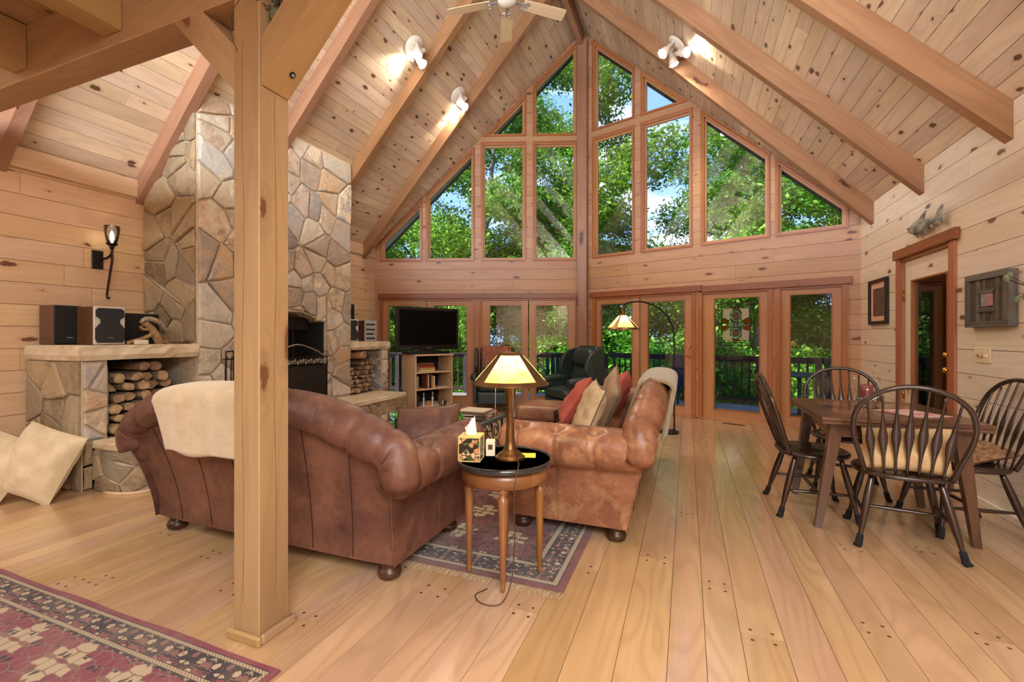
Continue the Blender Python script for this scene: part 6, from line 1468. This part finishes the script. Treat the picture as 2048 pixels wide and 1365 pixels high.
m = MB(); m.lathe([(.038, .308), (.052, .36), (.060, .42), (.068, .475), (.066, .475), (.056, .40), (.036, .312)], 24, (.14, .05, 0)); ob('glass_shade', m, GLASSB, sc)
m = MB(); m.lathe([(.009, .306), (.010, .33), (.018, .36), (.016, .40), (.004, .43)], 12, (.14, .05, 0)); ob('bulb', m, emit('sconce bulb', (1, .85, .6), 2.5), sc)
l = light('sconce_light', 'POINT', (.14, .05, .39), (0, 0, 0), 3.5, (1, .78, .5), shadow_soft_size=.02); l.parent = sc
# ================================================================ CEILING SPOT CLUSTERS AND FAN
WHT = plain('white enamel', srgb('#e6dcd0'), .35); SPB = emit('spot lamp', (1, .93, .80), 22)
def cluster(label, p, side, aims):
    m_ = (RZ-EL)/(RX-XL) if side < 0 else -(RZ-ER)/(XR-RX); n = Vector((m_, 0, -1)).normalized(); q = n.to_track_quat('Z', 'Y')
    r = thing('ceiling_spotlight', label, 'ceiling light', tuple(Vector(p)+n*.016), rot=q.to_euler(), group='triple spotlights on the sloped ceiling')
    m = MB().lathe([(.0, 0), (.098, 0), (.098, .010), (.088, .022), (.0, .026)], 28); ob('canopy', m, WHT, r)
    r.scale = (1.45, 1.45, 1.45); qi = q.inverted()
    for i, a in enumerate(aims):
        d = (qi @ Vector(a)).normalized(); an = 2*PI*i/3+.5; b = Vector((.055*math.cos(an), .055*math.sin(an), .02)); k = b+Vector((0, 0, .045))
        m = MB(); m.tube([b, k], .012, 8); m.tube([k-d*.02, k+d*.035, k+d*.06, k+d*.12], lambda t: (.020, .020) if t < .4 else ((.030, .030) if t < .8 else (.044, .044)), 16); h = ob('lamp_holder', m, WHT, r)
        m = MB(); m.tube([k+d*.1201, k+d*.130], lambda t: (.041, .041) if t < .5 else (.030, .030), 16); ob('bulb', m, SPB, h)
        o = light('spot_beam', 'SPOT', tuple(Vector(r.location)+q @ ((k+d*.16)*1.45)), (0, 0, 0), 55, (1, .88, .72), spot_size=R(95), spot_blend=.7, shadow_soft_size=.04); o.rotation_euler = Vector(a).to_track_quat('-Z', 'Y').to_euler()
cluster('white triple spotlight on the left ceiling slope, left one of two', (-3.344, 5.023, 5.061), -1, [(-.75, -.30, -.42), (.15, -.2, -1), (.65, .1, -.75)])
cluster('white triple spotlight on the left ceiling slope, nearer the windows', (-3.361, 6.262, 5.044), -1, [(-.7, .3, -.5), (.1, -.3, -1), (.75, -.2, -.6)])
cluster('white triple spotlight on the right ceiling slope', (-.10, 6.20, 5.05), 1, [(-.5, -.4, -.75), (.3, .2, -1), (.55, -.45, -.3)])
fan = thing('ceiling_fan', 'five-blade ceiling fan hanging from the ridge, pale wooden blades', 'ceiling fan', (-1.764, 4.40, 4.78)); FB = wood('fan blade maple', srgb('#e6cfae'), srgb('#d6b98f'), rough=.4, ring=.2)
m = MB().lathe([(.0, -.03), (.05, -.028), (.085, -.01), (.10, .0), (.10, .07), (.07, .12), (.02, .14), (.02, 1.62)], 28); ob('motor_housing', m, WHT, fan)
for k in range(5):
    a = R(90)+AL*1.0+R(2)+k*2*PI/5; ca, sa = math.cos(a), math.sin(a); M = Matrix.Rotation(a, 4, 'Z')
    m = MB(); P = [(.18, -.055), (.40, -.066), (.655, -.070), (.665, -.055), (.665, .055), (.655, .070), (.40, .066), (.18, .055)]; m.prism([(x, y, .012-y*.18) for x, y in P], (0, 0, 0), (0, 0, .007)); mm = MB().merge(m, M); ob('blade', mm, FB, fan, grain=(ca, sa, 0))
    m = MB(); m.bar((.08, 0, .01), (.20, 0, .008), .03, .006); m.tube(spiral((.205, .025, .004), (1, 0, 0), (0, 1, 0), .03, 1.1), .004, 5); m.tube(spiral((.205, -.025, .004), (1, 0, 0), (0, -1, 0), .03, 1.1), .004, 5); mm = MB().merge(m, M); ob('blade_iron', mm, GREYP, fan)
# ================================================================ PICTURES AND SMALL WALL THINGS
def frame_parts(r, w, h, fw, d, mat, name='frame'):
    for (a, b, c_, e) in ((-w/2, w/2, 0, fw), (-w/2, w/2, h-fw, h), (-w/2, -w/2+fw, fw, h-fw), (w/2-fw, w/2, fw, h-fw)): m = MB(); m.bb(a, b, -d, 0, c_, e, .003); ob(name, m, mat, r)
def wallR(y, z): return (XR-.002, y, z)
p1 = thing('framed_picture', 'dark framed picture with pale mat beside the pale door', 'picture', wallR(6.28, 1.39), -PI/2); p1.scale = (1.04, 1, .86); frame_parts(p1, .50, .60, .045, .03, BLKP)
m = MB(); m.bb(-.21, .21, -.010, -.006, .045, .555); ob('mat', m, plain('peach mat', srgb('#e3b79a'), .8), p1); m = MB(); m.bb(-.145, .145, -.012, -.010, .11, .48); ob('print', m, plain('brown print art', srgb('#7a5a3e'), .6, c2=srgb('#4a3a34'), ns=8), p1); 
p2 = thing('framed_picture', 'rustic barnwood frame with small central picture on the right wall', 'picture', wallR(4.235, 1.32), -PI/2); p2.scale = (1.1, 1, .91); BARN = wood('barn wood', srgb('#7e7a70'), srgb('#55504a'), rough=.85, ring=.5, bump=.8); BARN2 = wood('brown barn wood', srgb('#6e5439'), srgb('#4a3826'), rough=.85, ring=.5, bump=.8)
frame_parts(p2, .46, .425, .045, .05, BARN)
for i in range(11): x = -.185+i*.0337; m = MB(); m.bb(x, x+.031, -.028-.006*(i % 3), -.004, .045, .38); ob('slat', m, BARN2 if i % 2 else BARN, p2, grain=(0, 0, 1))
m = MB(); m.prism([(-.10, -.045, .30), (.10, -.045, .30), (.065, -.045, .265), (-.065, -.045, .265)], (0, 0, 0), (0, .02, 0)); m.prism([(-.065, -.045, .155), (.065, -.045, .155), (.10, -.045, .12), (-.10, -.045, .12)], (0, 0, 0), (0, .02, 0)); ob('inner_frame', m, BARN, p2)
m = MB(); m.bb(-.06, .0, -.042, -.036, .165, .262); ob('print', m, plain('grey portrait', srgb('#6f7076'), .6, c2=srgb('#a8a8a8'), ns=25), p2); m = MB(); m.bb(.0, .06, -.042, -.036, .165, .262); ob('print', m, plain('pink print', srgb('#c08a80'), .6, c2=srgb('#9a6a66'), ns=25), p2)
sw = thing('light_switch', 'ivory three-gang switch plate with dimmer knob on the right wall', 'light switch', wallR(4.36, 1.057), -PI/2); IV = plain('ivory plastic', srgb('#ead9b8'), .4); m = MB(); m.bb(-.10, .10, -.006, 0, 0, .115, .003); ob('plate', m, IV, sw); m = MB(); m.lathe([(.022, 0), (.019, .016), (0, .018)], 16); ob('dimmer_knob', m, plain('tan knob', srgb('#b99f7c'), .5), sw, loc=(-.01, -.006, .058), rot=(PI/2, 0, 0))
for x in (-.06, .055): m = MB(); m.bb(x-.005, x+.005, -.018, -.006, .048, .062); ob('toggle', m, IV, sw)
for x in (-.065, 0, .065):
    for z in (.02, .095): m = MB(); m.lathe([(.003, 0), (.003, .001), (0, .001)], 8); ob('screw', m, GREYP, sw, loc=(x, -.006, z), rot=(PI/2, 0, 0))
# fish
fi = thing('wooden_fish', 'weathered carved fish with pale and slate paint above the side door', 'wall ornament', (XR-.05, 5.12, 2.265)); fi.scale = (1, 1, .60); FM = plain('weathered fish paint', srgb('#66696a'), .8, c2=srgb('#b9b6a8'), ns=11, bump=.8, bs=50); 
m = MB(); path = [(0, y, 0) for y in (.30, .26, .18, .08, -.02, -.10, -.16, -.20)]; rs = [.03, .075, .105, .11, .09, .06, .038, .032]
def rf(t): i = t*7; a = int(min(6, i)); f_ = i-a; q = rs[a]*(1-f_)+rs[a+1]*f_; return (q*.33, q)
m.tube([(0, .30-.50*t, 0) for t in np.linspace(0, 1, 20)], lambda t: (rf(t)[0], rf(t)[1]), 14, up=(0, 0, 1)); 
ob('body', m, FM, fi)
m = MB(); m.prism([(0, -.18, .0), (0, -.24, .10), (0, -.31, .16), (0, -.285, .03), (0, -.30, -.10), (0, -.24, -.06)], (-.008, 0, 0), (.008, 0, 0)); ob('tail', m, FM, fi)
for P in ([(0, .12, .09), (0, .02, .085), (0, -.03, .19), (0, .03, .16)], [(0, .20, -.09), (0, .13, -.10), (0, .12, -.17)], [(0, .0, -.085), (0, -.07, -.06), (0, -.03, -.17)], [(0, -.10, -.055), (0, -.14, -.045), (0, -.14, -.11)]): m = MB(); m.prism(P, (-.007, 0, 0), (.007, 0, 0)); ob('fin', m, FM, fi)
m = MB(); m.sphere((-.03, .24, .02), .010, 8, 6); ob('eye', m, BLACK, fi)
m = MB(); m.tube([(0, .03, 0), (.045, .03, 0)], .008, 6); ob('mount', m, BLACK, fi)
# eucalyptus sprig at the right edge
sp = thing('leaf_sprig', 'sprig of round grey green leaves on the right wall at the picture edge', 'dried plant', (XR-.03, 3.80, 1.55)); EUC = plain('eucalyptus leaf', srgb('#6f8264'), .7, c2=srgb('#8b9a7c'), ns=20)
m = MB(); rg = random.Random(4); lf = []
for i in range(9):
    q = Vector((-.05-.02*rg.random(), rg.uniform(-.12, .16), rg.uniform(-.14, .14))); m.tube([(0, -.05, 0), tuple(q*.5), tuple(q)], .0022, 4); lf.append(q)
ob('stem', m, plain('dry stem', srgb('#4a3c2a'), .9), sp)
for q in lf: m = MB(); m.sphere(q, .027, 10, 6, (.25, 1.1, .8)); ob('leaf', m, EUC, sp)
# ================================================================ STAINED GLASS HUNG ON THE DOOR
sg = thing('stained_glass_panel', 'white and amber stained glass panel hung on the glass door', 'stained glass', tuple(FR(2.54, .0, 1.12)), math.atan2(FR.d.y, FR.d.x)); LEAD = plain('lead came', (.012, .012, .013), .5, .3)
def tglass(name, c, tr=.6):
    m = bpy.data.materials.new(name); m.use_nodes = True; t = m.node_tree; t.nodes.clear()
    a = nd(t, 'ShaderNodeBsdfTranslucent', {0: (*c, 1)}); b = nd(t, 'ShaderNodeBsdfDiffuse', {0: (*c, 1)}); g = nd(t, 'ShaderNodeBsdfTransparent', {0: (*c, 1)}); s = nd(t, 'ShaderNodeMixShader', {0: .4, 1: a.outputs[0], 2: b.outputs[0]}); s2 = nd(t, 'ShaderNodeMixShader', {0: tr, 1: s.outputs[0], 2: g.outputs[0]}); t.links.new(s2.outputs[0], nd(t, 'ShaderNodeOutputMaterial').inputs[0]); return m
SW, SH = .235, .31
WG = tglass('opal white glass', srgb('#e8e2cf'), .12); AG = tglass('amber glass', srgb('#a8712c'), .3); CG = tglass('clear bevel glass', srgb('#dfe8e0'), .75); RG = tglass('rose amber glass', srgb('#b08a6a'), .3)
def sgl(name, poly, mat, lead=True):
    m = MB(); m.prism([(x, .006, z) for x, z in poly], (0, 0, 0), (0, .004, 0)); o = ob(name, m, mat, sg)
    if lead: m = MB(); m.tube([(x, .006, z) for x, z in poly], .0032, 4, closed=True); ob('lead_came', m, LEAD, o)
cz = SH
m = MB(); [m.bar(a, b, .009, .012) for a, b in (((-SW, 0, 0), (SW, 0, 0)), ((-SW, 0, 2*SH), (SW, 0, 2*SH)), ((-SW, 0, 0), (-SW, 0, 2*SH)), ((SW, 0, 0), (SW, 0, 2*SH)), ((-SW+.04, 0, 0), (-SW+.04, 0, 2*SH)), ((SW-.04, 0, 0), (SW-.04, 0, 2*SH)), ((-SW, 0, .045), (SW, 0, .045)), ((-SW, 0, 2*SH-.045), (SW, 0, 2*SH-.045)))]; m.v = [(v[0], v[1]+.006, v[2]) for v in m.v]; ob('came_frame', m, LEAD, sg)
for sx_ in (-1, 1):
    for sz in (-1, 1):
        P = [(sx_*x, cz+sz*z) for x, z in ([(.175, .235), (.175, .10)]+[(.175-.075*math.sin(a)*1.0-.02, .10-.055*math.sin(a*1.0)+.0) for a in (.3, .9)]+[(.10, .055), (.075, .075), (.07, .12), (.078, .17), (.06, .205), (.035, .235)])]
        sgl('white_pane', P, WG); sgl('amber_pane', [(sx_*.195, cz+sz*.10), (sx_*.155, cz+sz*.085), (sx_*.10, cz+sz*.052), (sx_*.11, cz+sz*.02), (sx_*.195, cz+sz*.01)], AG, False)
for sz in (-1, 1):
    el_ = [(.072*math.cos(a), cz+sz*.125+.088*math.sin(a)) for a in np.linspace(0, 2*PI, 17)[:-1]]; sgl('bevel_ring', el_, CG)
    sgl('rose_oval', [(.040*math.cos(a), cz+sz*.125+.056*math.sin(a)) for a in np.linspace(0, 2*PI, 13)[:-1]], RG)
    sgl('amber_pane', [(-.03, cz+sz*.20), (0, cz+sz*.215), (.03, cz+sz*.20), (.045, cz+sz*.245), (-.045, cz+sz*.245)], AG)
for sx_ in (-1, 1): sgl('bevel_petal', [(sx_*.02, cz+.025), (sx_*.06, cz+.045), (sx_*.13, cz), (sx_*.06, cz-.045), (sx_*.02, cz-.025)], CG)
sgl('bevel_diamond', [(0, cz+.045), (.035, cz), (0, cz-.045), (-.035, cz)], CG)
m = MB(); m.tube([(0, .02, 2*SH), (0, .03, 2*SH+.09)], .0015, 4); ob('chain', m, LEAD, sg)
